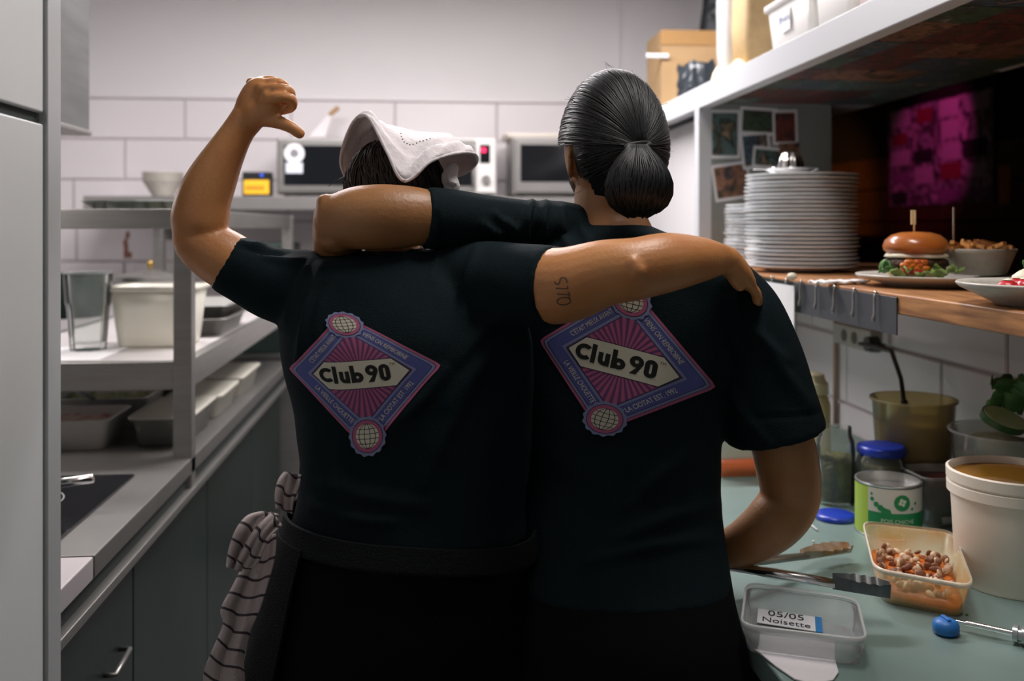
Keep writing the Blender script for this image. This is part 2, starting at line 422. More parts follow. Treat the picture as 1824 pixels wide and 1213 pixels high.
# prep counter along the left
t = thing('prep_counter', 'long stainless steel prep counter with dark front along the left', 'counter', (-0.9, 2.8, 0))
B(-1.25, XC, 1.36, 1.705, ZC - 0.04, ZC).build('worktop', mat('glare_steel', (.56, .515, .525), .35, .2), t, bevel=0.003)  # same steel as the next plate, lamp glare painted in as a paler colour
B(-1.25, XC, 1.709, 4.1, ZC - 0.04, ZC).build('worktop', mat('counter_steel', (.22, .215, .205), .42, .6, var=.1, vscale=5), t, bevel=0.003)
B(XC - 0.03, XC - 0.012, 1.36, 4.1, ZC - 0.075, ZC - 0.04).build('recess', darkg, t)
B(XC - 0.03, XC + 0.006, 1.36, 4.1, ZC - 0.092, ZC - 0.074).build('rail', steel, t, bevel=0.002)
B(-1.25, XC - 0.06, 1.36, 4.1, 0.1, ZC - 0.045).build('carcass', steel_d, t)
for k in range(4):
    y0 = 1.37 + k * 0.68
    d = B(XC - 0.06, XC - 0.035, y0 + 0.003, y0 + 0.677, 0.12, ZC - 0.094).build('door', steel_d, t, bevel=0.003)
    if k: continue
    yh = PX(226, 1190, XC - .02).y
    MB().tube([(XC - 0.036, yh - .09, 0.63), (XC - 0.014, yh - .09, 0.63), (XC - 0.014, yh, 0.64), (XC - 0.036, yh, 0.64)], 0.005, 8).build('handle', steel, d, True)
B(-1.2, XC - 0.08, 1.4, 4.05, 0.0, 0.1).build('plinth', blackp, t)

# induction hob let into the counter
t = thing('induction_hob', 'black glass induction hob on the near left counter', 'hob', (-0.9, 1.98, ZC))
B(-1.16, -0.655, 1.745, 2.24, ZC, ZC + 0.006).build('glass_plate', blackg, t, bevel=0.002)
for (x, y, r) in ((-0.84, 2.03, .10), (-0.84, 2.03, .07)):
    mb = MB(); rings = []
    mb.loft([[(x + (r + e) * math.cos(2 * PI * j / 48), y + (r + e) * math.sin(2 * PI * j / 48), ZC + 0.0066) for j in range(48)] for e in (-.0015, .0015)], False, False)
    mb.build('zone_ring', mat('hob_print', (0.35, 0.37, 0.38), 0.4), t)
B(-0.74, -0.70, 1.76, 1.80, ZC + 0.006, ZC + 0.0068).build('control_mark', mat('hob_print', (0.35, 0.37, 0.38), 0.4), t)
# frying pan with a steel handle
t = thing('frying_pan', 'dark frying pan with a steel handle on the hob', 'pan', (-0.98, 1.98, ZC + 0.006))
MB().lathe([(.0, .0), (.085, .0), (.095, .006), (.112, .04), (.109, .04), (.092, .009), (.0, .006)], (-0.985, 2.04, ZC + 0.0075), 36).build('bowl', blackp, t, True)
h0 = Vector((-0.885, 1.985, ZC + .035)); h1 = Pz(166, 852, ZC + .065)
MB().tube([h0, h0.lerp(h1, .2), h0.lerp(h1, .6), h1], [.006, .009, .010, .009], 10).build('handle', chrome, t, True)

# steel over-shelf rack
XK0, XK1 = -1.15, -0.567
YK0 = 2.40; YK1 = 4.2; RZ = ((1.078, 1.147), (1.472, 1.521))
t = thing('shelf_rack', 'two tier stainless steel rack standing on the left counter', 'rack', (-0.85, 3.3, ZC))
for (x, y) in ((XK1, YK0), (XK0 + .04, YK0), (XK1, YK1), (XK0 + .04, YK1)):
    B(x - .044, x, y, y + .044, (ZC - 0.074 if x == XK1 and y == YK0 else ZC), 1.521).build('post', steel, t, bevel=0.003)
for (z0, z1) in RZ:
    B(XK0, XK1 - .044, YK0 + .004, YK0 + .034, z0, z1).build('front_beam', steel, t, bevel=0.002)
    B(XK0, XK1 - .044, YK1 + .008, YK1 + .038, z0, z1).build('back_beam', steel, t, bevel=0.002)
    B(XK1 - .036, XK1 - .006, YK0 + .044, YK1, z0, z1).build('side_beam', steel, t, bevel=0.002)
    B(XK0, XK0 + .03, YK0 + .044, YK1, z0, z1).build('side_beam', steel, t, bevel=0.002)
    if z1 < 1.3: B(XK0 + .03, XK1 - .036, YK0 + .034, YK1 + .008, z1 - .006, z1 - .0005).build('shelf_plate', mat('pale_shelf', (.66, .63, .62), .4, .3), t)
    else:
        for k in range(12): MB().tube([(XK0 + .05 + k * .041, YK0 + .034, z1 - .005), (XK0 + .05 + k * .041, YK1 + .008, z1 - .005)], .0045, 8).build('shelf_rod', steel_l, t, True)
ZL, ZU = 1.147, 1.521
# paper sheet, tumbler, tub, trays on the lower shelf
tag(B(XK0 + .05, -0.80, YK0 + .04, YK0 + .30, ZL, ZL + .002).build('paper_sheet', paperm), 'white paper sheet under the tumbler on the lower rack shelf', 'paper')
pg = Pz(158, 650, ZL + .002)
dgl = 2.55; s_ = dgl / FPX
c = Pd(157, 640, dgl); c.z = ZL + .0022
t = thing('drinking_glass', 'clear facetted tumbler on the lower rack shelf', 'glass', c)
H = 0.205
prof = [(.046, .0), (.047, .012), (.054, H * .55), (.057, H * .62), (.0575, H * .66), (.062, H), (.0595, H), (.055, H * .64), (.050, H * .55), (.043, .02), (0, .018)]
rings = []
for i, (r, z) in enumerate(prof):
    fac = 1.0 if (z > H * .58 or i > 5) else 0.93
    rings.append([(c.x + r * (fac if (j // 2) % 2 else 1) * math.cos(2 * PI * j / 40), c.y + r * (fac if (j // 2) % 2 else 1) * math.sin(2 * PI * j / 40), c.z + z) for j in range(40)])
MB().loft(rings).build('tumbler', glassm, t, 'auto')
MB().lathe([(.0615, H - .002), (.0625, H), (.0615, H + .002), (.0600, H)], c, 40, cap=False).build('rim', mat('glass_rim', (.8, .85, .85), .1, alpha=.6), t, True)
c = Pd(285, 640, 2.68); c.z = ZL + .0005
t = thing('plastic_tub', 'milky white plastic tub beside the tumbler on the rack', 'tub', c)
hx, hy, hh = .115, .10, .165
rr = [rrect(c.x, c.y, hx - .022, hy - .02, .03, c.z), rrect(c.x, c.y, hx - .018, hy - .016, .03, c.z + .01), rrect(c.x, c.y, hx, hy, .035, c.z + hh), rrect(c.x, c.y, hx - .003, hy - .003, .035, c.z + hh), rrect(c.x, c.y, hx - .024, hy - .022, .03, c.z + .008)]
MB().loft(rr).build('body', milky, t, True)
MB().loft([rrect(c.x, c.y, hx + .001, hy + .001, .035, c.z + hh - .012), rrect(c.x, c.y, hx + .007, hy + .007, .037, c.z + hh - .010), rrect(c.x, c.y, hx + .007, hy + .007, .037, c.z + hh + .002), rrect(c.x, c.y, hx - .002, hy - .002, .035, c.z + hh + .002)], False, False).build('rim', milky, t, True)
MB().loft([rrect(c.x, c.y, hx - .026, hy - .024, .03, c.z + .009), rrect(c.x, c.y, hx - .024, hy - .022, .03, c.z + .018)]).build('green_oil', mat('green_oil', (.30, .28, .05), .3), t, True)
for k in range(2):
    cx, cy, z = -0.72 - .005 * k, 3.12 + .03 * k, ZL + .0005 + .036 * k
    rr = [rrect(cx, cy, .105, .17, .03, z), rrect(cx, cy, .12, .19, .03, z + .05), rrect(cx, cy, .138, .207, .03, z + .052), rrect(cx, cy, .138, .207, .03, z + .055), rrect(cx, cy, .118, .188, .03, z + .053), rrect(cx, cy, .10, .165, .03, z + .004)]
    tag(MB().loft(rr).build('baking_tray', steel, None, True), ('lower steel baking tray nested on the rack shelf', 'upper steel baking tray nested on the rack shelf')[k], 'tray', 'nested trays')
# platter on the upper shelf
c = Pd(250, 362, 2.62); c.z = ZU
rr = []
for sc, z in ((.78, .0), (.82, .004), (1.0, .022), (1.02, .024), (1.0, .026), (.80, .009), (.4, .006)):
    rr.append([(c.x + .150 * sc * math.cos(2 * PI * j / 40), c.y + .11 * sc * math.sin(2 * PI * j / 40), c.z + z) for j in range(40)])
tag(MB().loft(rr).build('oval_platter', mat('dark_platter', (.10, .115, .10), .25, .5), None, True), 'thin dark metal platter on the top of the rack', 'platter')

# containers with food on the counter under the rack
def food_box(name, label, x0, x1, y0, y1, h, m, food, fm, lidm=None, bits=0, bm_=None, group='open food boxes under the rack'):
    cx, cy = (x0 + x1) / 2, (y0 + y1) / 2; hx, hy = (x1 - x0) / 2, (y1 - y0) / 2
    t = thing(name, label, 'food box', (cx, cy, ZC), group)
    z = ZC + .0005
    rr = [rrect(cx, cy, hx - .014, hy - .014, .02, z), rrect(cx, cy, hx, hy, .022, z + h), rrect(cx, cy, hx + .006, hy + .006, .024, z + h), rrect(cx, cy, hx + .006, hy + .006, .024, z + h + .003), rrect(cx, cy, hx - .003, hy - .003, .022, z + h + .002), rrect(cx, cy, hx - .017, hy - .017, .02, z + .004)]
    MB().loft(rr).build('box', m, t, True)
    if food:
        mb = MB(); mb.loft([rrect(cx, cy, hx - .019, hy - .019, .018, z + .005), rrect(cx, cy, hx - .008, hy - .008, .018, z + h * .72), rrect(cx, cy, (hx - .01) * .6, (hy - .01) * .6, .01, z + h * .84)])
        fo = mb.build('filling', fm, t, True)
        if bits:
            mb = MB()
            for _ in range(bits):
                a = Vector((cx + random.uniform(-.8, .8) * hx, cy + random.uniform(-.8, .8) * hy, z + h * .80))
                mb.ell(a, random.uniform(.006, .014), random.uniform(.006, .014), random.uniform(.003, .008), 6, 4)
            b_ = mb.build('chopped_topping', bm_, t, True); b_['kind'] = 'stuff'
    if lidm:
        rr = [rrect(cx, cy, hx + .007, hy + .007, .024, z + h + .0035), rrect(cx, cy, hx + .007, hy + .007, .024, z + h + .009), rrect(cx, cy, hx - .012, hy - .012, .02, z + h + .007)]
        MB().loft(rr).build('lid', lidm, t, True)
pinks = mat('pink_food', (.62, .36, .30), .5, col2=(.75, .62, .52), vscale=30)
cab = mat('pale_cabbage', (.55, .55, .36), .6, col2=(.36, .42, .20), vscale=50)
food_box('food_container', 'pale box of pink sliced meat nearest the hob', -1.06, -.80, 2.50, 2.70, .075, milkw, 1, pinks, None, 25, mat('salmon_bits', (.62, .30, .24), .5))
food_box('food_container', 'pale box of shredded greens behind the pink meat', -1.06, -.78, 2.76, 2.98, .085, milkw, 1, cab, None, 60, green_l)
food_box('food_container', 'clear box of chopped herbs far under the rack', -1.06, -.78, 3.06, 3.30, .10, clearp, 1, cab, None, 50, green)
food_box('food_container', 'lidded clear box beside the meat by the rack post', -.75, -.60, 2.52, 2.82, .070, clearp, 1, cab, milky)
food_box('food_container', 'lidded milky box in the middle behind the rack post', -.75, -.60, 2.88, 3.16, .060, milky, 1, cream, milky)
food_box('food_container', 'lidded milky box furthest along the counter edge', -.75, -.60, 3.22, 3.56, .060, milky, 1, cab, milky)
t = thing('serving_spoon', 'grey steel spoon resting across the greens box', 'spoon', (-.95, 2.8, ZC + .09))
MB().tube([(-1.05, 2.86, ZC + .115), (-.97, 2.78, ZC + .105), (-.90, 2.71, ZC + .096)], [.008, .006, .006], 8).build('handle', mat('grey_handle', (.2, .22, .23), .4), t, True)
MB().ell((-1.075, 2.885, ZC + .113), .022, .03, .006, 12, 8).build('bowl', steel, t, True)
# dark folded cloth / pot behind
t = thing('roasting_pot', 'dark round cooking pot under the lower rack shelf', 'pot', (-1.0, 3.62, ZC))
MB().lathe([(.0, 0), (.13, 0), (.14, .02), (.14, .115), (.145, .12), (.136, .12), (.132, .02), (0, .015)], (-.98, 3.62, ZC + .0005), 32).build('body', blackp, t, True)
MB().tube([(-.86, 3.54, ZC + .09), (-.82, 3.51, ZC + .1), (-.80, 3.56, ZC + .1), (-.845, 3.6, ZC + .09)], .007, 8).build('handle', blackp, t, True)
# steel pots seen behind the tumbler at the back
YBK = 4.3
t = thing('sauce_pot', 'steel sauce pot with a brass lid knob at the back of the rack', 'pot', (-1.0, 3.6, ZL))
c = Pd(268, 560, 3.75); c.z = ZL + .0005
MB().lathe([(.0, 0), (.12, 0), (.125, .01), (.125, .13), (.13, .135), (.12, .14), (0, .165)], c, 32).build('body', steel, t, 'auto')
MB().lathe([(.0, .165), (.008, .165), (.014, .185), (.008, .195), (0, .197)], c, 16).build('knob', mat('brass', (.5, .33, .1), .3, .9), t, True)
c = Pd(120, 560, 3.5); c.z = ZL + .0005
t = thing('sauce_pot', 'dark wide sauce pot at the far left of the rack', 'pot', c)
MB().lathe([(.0, 0), (.12, 0), (.125, .01), (.125, .15), (.13, .155), (.12, .155), (.118, .02), (0, .015)], c, 32).build('body', steel_d, t, 'auto')
MB().tube([c + Vector((.12, -.02, .12)), c + Vector((.16, -.03, .125)), c + Vector((.16, .03, .125)), c + Vector((.12, .02, .12))], .006, 8).build('handle', steel, t, True)

# ================================================================ BACK WALL SHELF
YF = 4.42
zsh = PY(560, 350, YF - .04).z
t = thing('wall_shelf', 'steel shelf on the back wall carrying the microwaves', 'shelf', (0, 4.6, zsh))
B(-1.5, 0.98, YF - .04, YB - .016, zsh - .012, zsh).build('board', steel_l, t, bevel=.002)
B(-1.5, 0.98, YF - .045, YF - .035, zsh - .06, zsh).build('front_edge', steel_l, t, bevel=.002)
for x in (-1.2, -.4, .4): B(x, x + .03, YF, YB - .016, zsh - .2, zsh - .012).build('bracket', steel, t, bevel=.002)
# steel back bench under it
t = thing('back_bench', 'steel bench against the back wall below the microwaves', 'bench', (0, 4.5, 0))
B(-1.5, .9, 4.3, YB - .02, .86, .9).build('top', steel_l, t, bevel=.003)
B(-1.5, .9, 4.33, YB - .02, .1, .86).build('cabinet', steel, t, bevel=.003)
for x in (-1.45, .8): B(x, x + .05, 4.35, 4.4, 0, .1).build('foot', steel, t)
t = thing('kitchen_machine', 'grey steel machine under the wall shelf', 'machine', (-.6, 4.5, .9))
c = PY(455, 430, 4.45)
B(c.x - .12, c.x + .17, 4.4, 4.7, .9005, 1.40).build('body', steel_d, t, bevel=.01)
B(c.x - .10, c.x + .15, 4.392, 4.4, 1.20, 1.36).build('panel', steel, t, bevel=.004)
MB().tube([(c.x + .1, 4.395, 1.3), (c.x + .1, 4.37, 1.3)], .02, 16).build('knob', blackp, t, True)

def microwave(label, pl, pr, ptop, pbot, style):
    a = PY(pl, pbot, YF); b = PY(pr, ptop, YF); x0, x1 = a.x, b.x; z0, z1 = zsh + .012, b.z
    t = thing('microwave', label, 'microwave', ((x0 + x1) / 2, YF + .17, zsh), 'microwaves on the wall shelf')
    w = x1 - x0; h = z1 - z0
    bodym = {0: steel_l, 1: milkw, 2: steel_l}[style]
    B(x0, x1, YF, YF + .34, z0, z1).build('casing', bodym, t, bevel=.006)
    for x in (x0 + .03, x1 - .06):
        B(x, x + .03, YF + .03, YF + .31, zsh + .0005, z0 + .002).build('foot', blackp, t)
    xp = x1 - w * .2
    d = B(x0 + .012, xp - .004, YF - .022, YF - .001, z0 + .01, z1 - .008).build('door', {0: steel, 1: steel, 2: steel_l}[style], t, bevel=.004)
    B(x0 + .035, xp - .02, YF - .026, YF - .021, z0 + (.04 if style != 2 else .06), z1 - .035).build('window', blackg, d, bevel=.002)
    MB().tube([(xp - .014, YF - .022, z0 + .04), (xp - .014, YF - .045, z0 + .05), (xp - .014, YF - .045, z1 - .05), (xp - .014, YF - .022, z1 - .04)], .006, 8).build('handle', chrome if style else blackp, d, True)
    pn = B(xp, x1 - .008, YF - .014, YF - .001, z0 + .01, z1 - .008).build('control_panel', {0: blackp, 1: milkw, 2: steel}[style], t, bevel=.003)
    B(xp + .018, x1 - .03, YF - .0165, YF - .013, z1 - .115, z1 - .03).build('display', blackg, pn)
    if style == 1:
        B(xp + .026, x1 - .05, YF - .0185, YF - .016, z1 - .065, z1 - .045).build('digits', redled, pn)
    MB().tube([((xp + x1) / 2 - .002, YF - .013, z0 + .07), ((xp + x1) / 2 - .002, YF - .034, z0 + .07)], .02, 20).build('dial', steel, pn, 'auto')
    return t, x0, x1, z0, z1
t, x0, x1, z0, z1 = microwave('left microwave with a round white sticker on its door', 493, 690, 247, 349, 0)
p = PY(524, 273, YF - .03)
MB().tube([(p.x, YF - .0262, p.z), (p.x, YF - .0275, p.z)], .045, 28).build('sticker', paperm, t)
MB().tube([(p.x, YF - .0274, p.z), (p.x, YF - .0280, p.z)], .020, 20).build('sticker_mark', mat('grey_print', (.22, .22, .24), .8), t)
p = PY(524, 299, YF - .03)
B(p.x - .038, p.x + .038, YF - .0275, YF - .0262, p.z - .024, p.z + .024).build('sticker', mat('pale_blue_paper', (.66, .70, .78), .8), t)
microwave('middle microwave with a white panel and red digits', 700, 884, 247, 349, 1)
microwave('right microwave half behind the bun-haired cook', 913, 1096, 246, 349, 2)
# tray and spatula lying on top of the microwaves
c = PY(948, 230, 4.55)
tag(MB().loft([rrect(c.x, 4.60, .11, .12, .02, z1 + .001), rrect(c.x, 4.60, .14, .15, .02, z1 + .035), rrect(c.x, 4.60, .135, .145, .02, z1 + .035), rrect(c.x, 4.60, .105, .115, .02, z1 + .006)]).build('shallow_tray', mat('beige_tray', (.62, .57, .50), .5), None, True), 'beige shallow tray on top of the right microwave', 'tray')
t = thing('spatula', 'white spatula with a brown wooden grip leaning over the left microwave', 'spatula', PY(560, 240, 4.6))
a, b = PY(562, 244, 4.66), PY(588, 203, 4.72); a.z = max(a.z, z1 + .004)
e = PY(602, 192, 4.74)
dv = (b - a)
MB().loft([[a + Vector((-.035, 0, 0)), a + Vector((.045, 0, 0)), a + Vector((.045, .006, 0)), a + Vector((-.035, .006, 0))], [b + Vector((-.012, 0, 0)), b + Vector((.012, 0, 0)), b + Vector((.012, .006, 0)), b + Vector((-.012, .006, 0))]]).build('blade', mat('blade_plastic', (.72, .68, .69), .5), t, bevel=.002)
MB().tube([b - dv * .05, e], [.010, .012], 10).build('grip', mat('grip_wood', (.42, .25, .10), .6), t, True)
# timer
a, b = PY(431, 349, YF + .02), PY(482, 306, YF + .02)
t = thing('kitchen_timer', 'small black device with a yellow screen beside the left microwave', 'timer', ((a.x + b.x) / 2, YF + .06, zsh))
B(a.x, b.x, YF + .02, YF + .10, zsh + .0005, b.z).build('case', blackp, t, bevel=.006)
B(a.x + .008, b.x - .006, YF + .0165, YF + .021, zsh + .012, b.z - .038).build('screen', yellowm, t, bevel=.002)
MB().tube([(b.x - .04, YF + .021, b.z - .016), (b.x - .04, YF + .015, b.z - .016)], .007, 12).build('blue_button', mat('blue_led', (.02, .05, .5), .3, emit=(.05, .15, 1.0), estr=1.0), t, True)
mb = MB()
for k in range(5): mb.box(a.x + .018 + k * .017, a.x + .030 + k * .017, YF + .0155, YF + .0166, zsh + .030, zsh + .050)
mb.build('screen_digits', mat('amber_digit', (.5, .2, .01), .5), t)
# bowls
bowl_prof = [(.0, .0), (.045, .0), (.05, .01), (.09, .075), (.094, .08), (.09, .08), (.086, .074), (.045, .012), (0, .008)]
for (px, n, nm) in ((288, 3, 'left'), (372, 3, 'right')):
    c = PY(px, 340, YF + .08)
    for k in range(n):
        tag(MB().lathe(bowl_prof, (c.x, YF + .1, zsh + .0005 + k * .016), 32).build('bowl', porc2, None, True),
            ['lowest', 'middle', 'topmost'][k] + ' beige bowl of the ' + nm + ' nested pile behind the raised forearm', 'bowl', 'nested bowls on the wall shelf')

# ================================================================ RIGHT SIDE: pass, overhead shelf
tag(B(XS - .03, XR, -1.2, YPOST + .035, ZP0, ZP1).build('pass_counter', woodm, bevel=.004), 'thick wooden pass counter between kitchen and dining room', 'counter')
sh = thing('overhead_shelf', 'white overhead shelf unit with a corner post above the pass', 'shelf', (XS, YPOST, ZP1))
B(XS, XS + .04, -1.4, YB - .02, ZS0, ZS1).build('front_beam', whitep, sh, bevel=.003)
bd = B(XS + .04, XR - .002, -1.4, YB - .02, ZS0 + .02, ZS1 - .004).build('board', whitep, sh)
B(XS, XS + .045, YPOST - .022, YPOST + .022, ZP1, ZS0).build('post', whitep, sh, bevel=.003)
ep = B(XS + .045, 1.36, YPOST - .008, YPOST + .012, ZP1 + .001, ZS0 + .018).build('end_panel', mat('panel_grey', (.26, .28, .26), .7), sh)
pal = [[(.02, .05, .05), (.10, .16, .15), (.02, .025, .02), (.30, .22, .14)],
       [(.01, .012, .015), (.08, .05, .03), (.25, .12, .07), (.03, .03, .04)],
       [(.015, .02, .015), (.05, .09, .05), (.03, .03, .03), (.18, .17, .14)],
       [(.02, .03, .05), (.06, .10, .13), (.02, .02, .02), (.25, .20, .16)],
       [(.03, .012, .012), (.16, .04, .03), (.02, .02, .02), (.12, .11, .09)]]
photom = [blotch_mat('photo_print_%d' % i, [tuple(min(.8, v * 1.3) for v in c_) for c_ in pal[i % 5]], 14 + 3 * i, .45, i * 3.3) for i in range(10)]
# photographs pinned on the end panel
def photo(px0, py0, px1, py1, k, lbl, tilt=0.0, border=True):
    a, b = PY(px0, py1, YPOST - .009), PY(px1, py0, YPOST - .009)
    cx, cz, w, h = (a.x + b.x) / 2, (a.z + b.z) / 2, (b.x - a.x) / 2, (b.z - a.z) / 2
    def rc(w, h, y0, y1):
        q = [(-w, -h), (w, -h), (w, h), (-w, h)]; ct, stn = math.cos(tilt), math.sin(tilt)
        q = [(cx + x * ct - z * stn, cz + x * stn + z * ct) for x, z in q]
        return MB().loft([[(x, y0, z) for x, z in q], [(x, y1, z) for x, z in q]])
    o = rc(w, h, YPOST - .0088, YPOST - .0100 - .0006 * k).build('photo', paperm if border else photom[k], sh)
    lab(o, lbl)
    if border: rc(w - .008, h - .010, YPOST - .0100, YPOST - .0106 - .0006 * k).build('print', photom[k], o)
photo(1264, 196, 1318, 282, 0, 'tall teal photograph of a figure')
photo(1270, 290, 1336, 356, 1, 'tilted photograph of two people', .14)
photo(1318, 192, 1384, 240, 2, 'dark brown photograph', -.05)
photo(1320, 236, 1372, 300, 3, 'green leafy photograph', .1)
photo(1376, 196, 1420, 258, 4, 'small dark photograph', .03)
photo(1340, 262, 1392, 300, 5, 'ochre photograph behind the juicer', -.08)
photo(1388, 255, 1424, 300, 6, 'greenish photograph at the panel edge', .06, False)
# collage pasted under the shelf board
rnd = random.Random(5)
y = 0.2; k = 0
while y < YPOST - .06:
    x = XS + .045
    L = rnd.uniform(.12, .2)
    while x < XR - .06:
        w = rnd.uniform(.09, .16)
        m_ = photom[rnd.randrange(10)]
        o = B(x + .002, min(x + w - .002, XR - .01), y + .002, min(y + L - .002, YPOST - .03), ZS0 + .0165 + .0004 * (k % 5), ZS0 + .0198).build('photo', m_, bd)
        x += w; k += 1
    y += L

# crockery on the pass: each plate a thing
plate_prof = [(.0, .0), (.078, .0), (.082, .003), (.142, .014), (.150, .0165), (.151, .0185), (.149, .0190), (.140, .0165), (.08, .0055), (.0, .004)]
pm = MB().lathe(plate_prof, (0, 0, 0), 48).mesh('dinner_plate'); pm.materials.append(porc)
bm = bmesh.new(); bm.from_mesh(pm); bmesh.ops.recalc_face_normals(bm, faces=bm.faces); bm.to_mesh(pm); bm.free()
pm.polygons.foreach_set('use_smooth', [True] * len(pm.polygons))
def plate_stack(c, n, pitch, label, group, toplab=None):
    for k in range(n):
        o = bpy.data.objects.new('dinner_plate', pm); C.objects.link(o)
        o.location = (c.x + random.uniform(-.003, .003), c.y + random.uniform(-.003, .003), ZP1 + .0005 + k * pitch)
        tag(o, toplab if (toplab and k == n - 1) else label, 'plate', group)
DS = 2.62
cs = Pd(1427, 470, DS)
ztopst = Pd(1427, 312, DS).z
n1 = 24; pitch = (ztopst - ZP1 - .019) / (n1 - 1)
plate_stack(cs, n1, pitch, 'white dinner plate inside the tall stack on the pass', 'tall plate stack', 'topmost white plate of the tall stack under the juicer')
c2 = Vector((cs.x - .012, cs.y + .315, 0)); c2.x = 1.075
zt2 = Pd(1290, 368, 2.95).z
n2 = int((zt2 - ZP1) / pitch)
plate_stack(c2, n2, pitch, 'white dinner plate in the lower stack behind the tall one', 'lower plate stack')
# citrus juicer on the plates
zz = ZP1 + .0005 + (n1 - 1) * pitch + .0195
c = Pd(1409, 300, DS); c.z = zz
t = thing('citrus_juicer', 'shiny steel citrus juicer on the top of the tall plate stack', 'juicer', c)
MB().lathe([(.0, .0), (.055, .0), (.058, .008), (.072, .014), (.073, .017), (.055, .014), (.0, .012)], c, 40).build('dish', chrome, t, True)
rings = []
for i in range(13):
    a = i / 12; r = .034 * math.cos(a * PI / 2 * .96) ** .7
    rings.append([(c.x + r * (1 + .10 * math.cos(8 * th)) * math.cos(th), c.y + r * (1 + .10 * math.cos(8 * th)) * math.sin(th), c.z + .013 + .052 * math.sin(a * PI / 2)) for th in [2 * PI * j / 48 for j in range(48)]])
MB().loft(rings).build('reamer', chrome, t, True)
B(c.x - .105, c.x - .06, c.y - .010, c.y + .010, c.z + .013, c.z + .017).build('lip_handle', chrome, t, bevel=.002)

# burger plate
c = Pd(1660, 497, 1.99); c.z = ZP1 + .0005
cb = c.copy()
tag(MB().lathe([(.0, .0), (.09, .0), (.095, .004), (.145, .018), (.151, .022), (.150, .025), (.140, .021), (.09, .009), (0, .007)], c, 56).build('serving_plate', porc2, None, True), 'beige round plate carrying the burger on the pass', 'plate')
def lump(mb, c, r, n, hs, seed=0, sq=1.0):
    rd = random.Random(seed); rings = []
    for z, s_ in hs:
        rings.append([(c[0] + r * s_ * (1 + .06 * math.sin(3 * th + seed) + .04 * math.sin(7 * th + z * 90)) * math.cos(th), c[1] + r * s_ * sq * (1 + .06 * math.sin(3 * th + seed) + .04 * math.sin(7 * th + z * 90)) * math.sin(th), c[2] + z) for th in [2 * PI * j / n for j in range(n)]])
    mb.loft(rings); return mb
bc = Pd(1631, 470, 1.97); bc.z = c.z + .0215
t = thing('burger', 'burger with a glossy bun and wooden pick on the beige plate', 'burger', bc)
MB().lathe([(.0, .0), (.05, .0), (.057, .006), (.058, .014), (.052, .019), (.0, .02)], bc, 32).build('lower_bun', crumb, t, True)
lump(MB(), (bc.x, bc.y, bc.z + .0195), .062, 40, ((0, .9), (.004, 1.0), (.013, 1.0), (.017, .9)), 2).build('patty', meatm, t, True)
lump(MB(), (bc.x, bc.y, bc.z + .037), .056, 40, ((0, .8), (.003, 1.08), (.010, 1.0), (.012, .8)), 4).build('melted_cheese', cream, t, True)
z0 = bc.z + .048
MB().lathe([(.0, .0), (.056, .0), (.0625, .006), (.064, .014), (.060, .026), (.047, .037), (.028, .0425), (.0, .044)], (bc.x, bc.y, z0), 40).build('bun_top', bunm, t, True)
pk = Vector((bc.x - .003, bc.y, z0 + .038))
MB().tube([pk, pk + Vector((0, 0, .045))], .0018, 8).build('pick', mat('bamboo', (.70, .52, .28), .6), t, True)
B(pk.x - .0075, pk.x + .0035, pk.y - .0015, pk.y + .0015, pk.z + .020, pk.z + .050).build('pick_flag', mat('bamboo', (.70, .52, .28), .6), t, bevel=.001)
# leaves
def leaf_mesh(name, m, L=.05, Wd=.03, curl=.012):
    mb = MB(); nu, nv = 9, 7; vs = []
    for i in range(nu):
        u = i / (nu - 1); w = Wd * math.sin(PI * min(1, u * .95 + .05)) ** .7
        for j in range(nv):
            v = j / (nv - 1) * 2 - 1
            vs.append(((u - .5) * L, v * w / 2 * (1 + .15 * math.sin(u * 25)), curl * (abs(v) ** 1.5) + .006 * math.sin(u * 5) + .003 * math.sin(u * 19 + v * 6)))
    fs = [(i * nv + j, i * nv + j + 1, (i + 1) * nv + j + 1, (i + 1) * nv + j) for i in range(nu - 1) for j in range(nv - 1)]
    mb.add(vs, fs); me = mb.mesh(name); me.materials.append(m); me.polygons.foreach_set('use_smooth', [True] * len(me.polygons)); return me
lm1, lm2 = leaf_mesh('leaf', green, .055, .04), leaf_mesh('leaf', green_l, .05, .034)
def put_leaf(me, loc, rot, label, group, sc=1.0, name='salad_leaf', cat='leaf'):
    o = bpy.data.objects.new(name, me); C.objects.link(o); o.location = loc; o.rotation_euler = rot; o.scale = (sc,) * 3
    s = o.modifiers.new('s', 'SOLIDIFY'); s.thickness = .0012
    return tag(o, label, cat, group)
zpl = c.z + .022
for i, (px, py, r, sc, me) in enumerate(((1585, 468, .5, 1.0, lm1), (1575, 470, 1.6, .8, lm1), (1600, 472, 2.6, 1.0, lm1))):
    p = Pd(px, py, 1.93 + .015 * i); put_leaf(me, (p.x, p.y, zpl + .008 + .005 * i), (.5 + .3 * i, .2, r), 'dark green leaf left of the burger on the beige plate', 'dark leaves by the burger', sc)
for i in range(9):
    p = Pd(1600 + 13 * i, 486, 1.90 + .01 * (i % 3)); put_leaf(lm2, (p.x, p.y, zpl + .002 + .004 * (i % 3)), (.3 * math.sin(i * 2.1), .3 * math.cos(i), i * 1.3), 'pale shredded lettuce in front of the burger', 'pale lettuce by the burger', .75)
for i in range(12):
    p = Pd(1610 + 7 * (i % 6) + random.uniform(-4, 4), 470, 1.91)
    tag(MB().ell((p.x, p.y, zpl + .012 + .006 * (i % 4)), .011, .009, .007, 10, 6).build('carrot_piece', orange if i % 4 else redm, None, True), 'orange relish piece heaped before the burger', 'relish', 'relish before the burger')
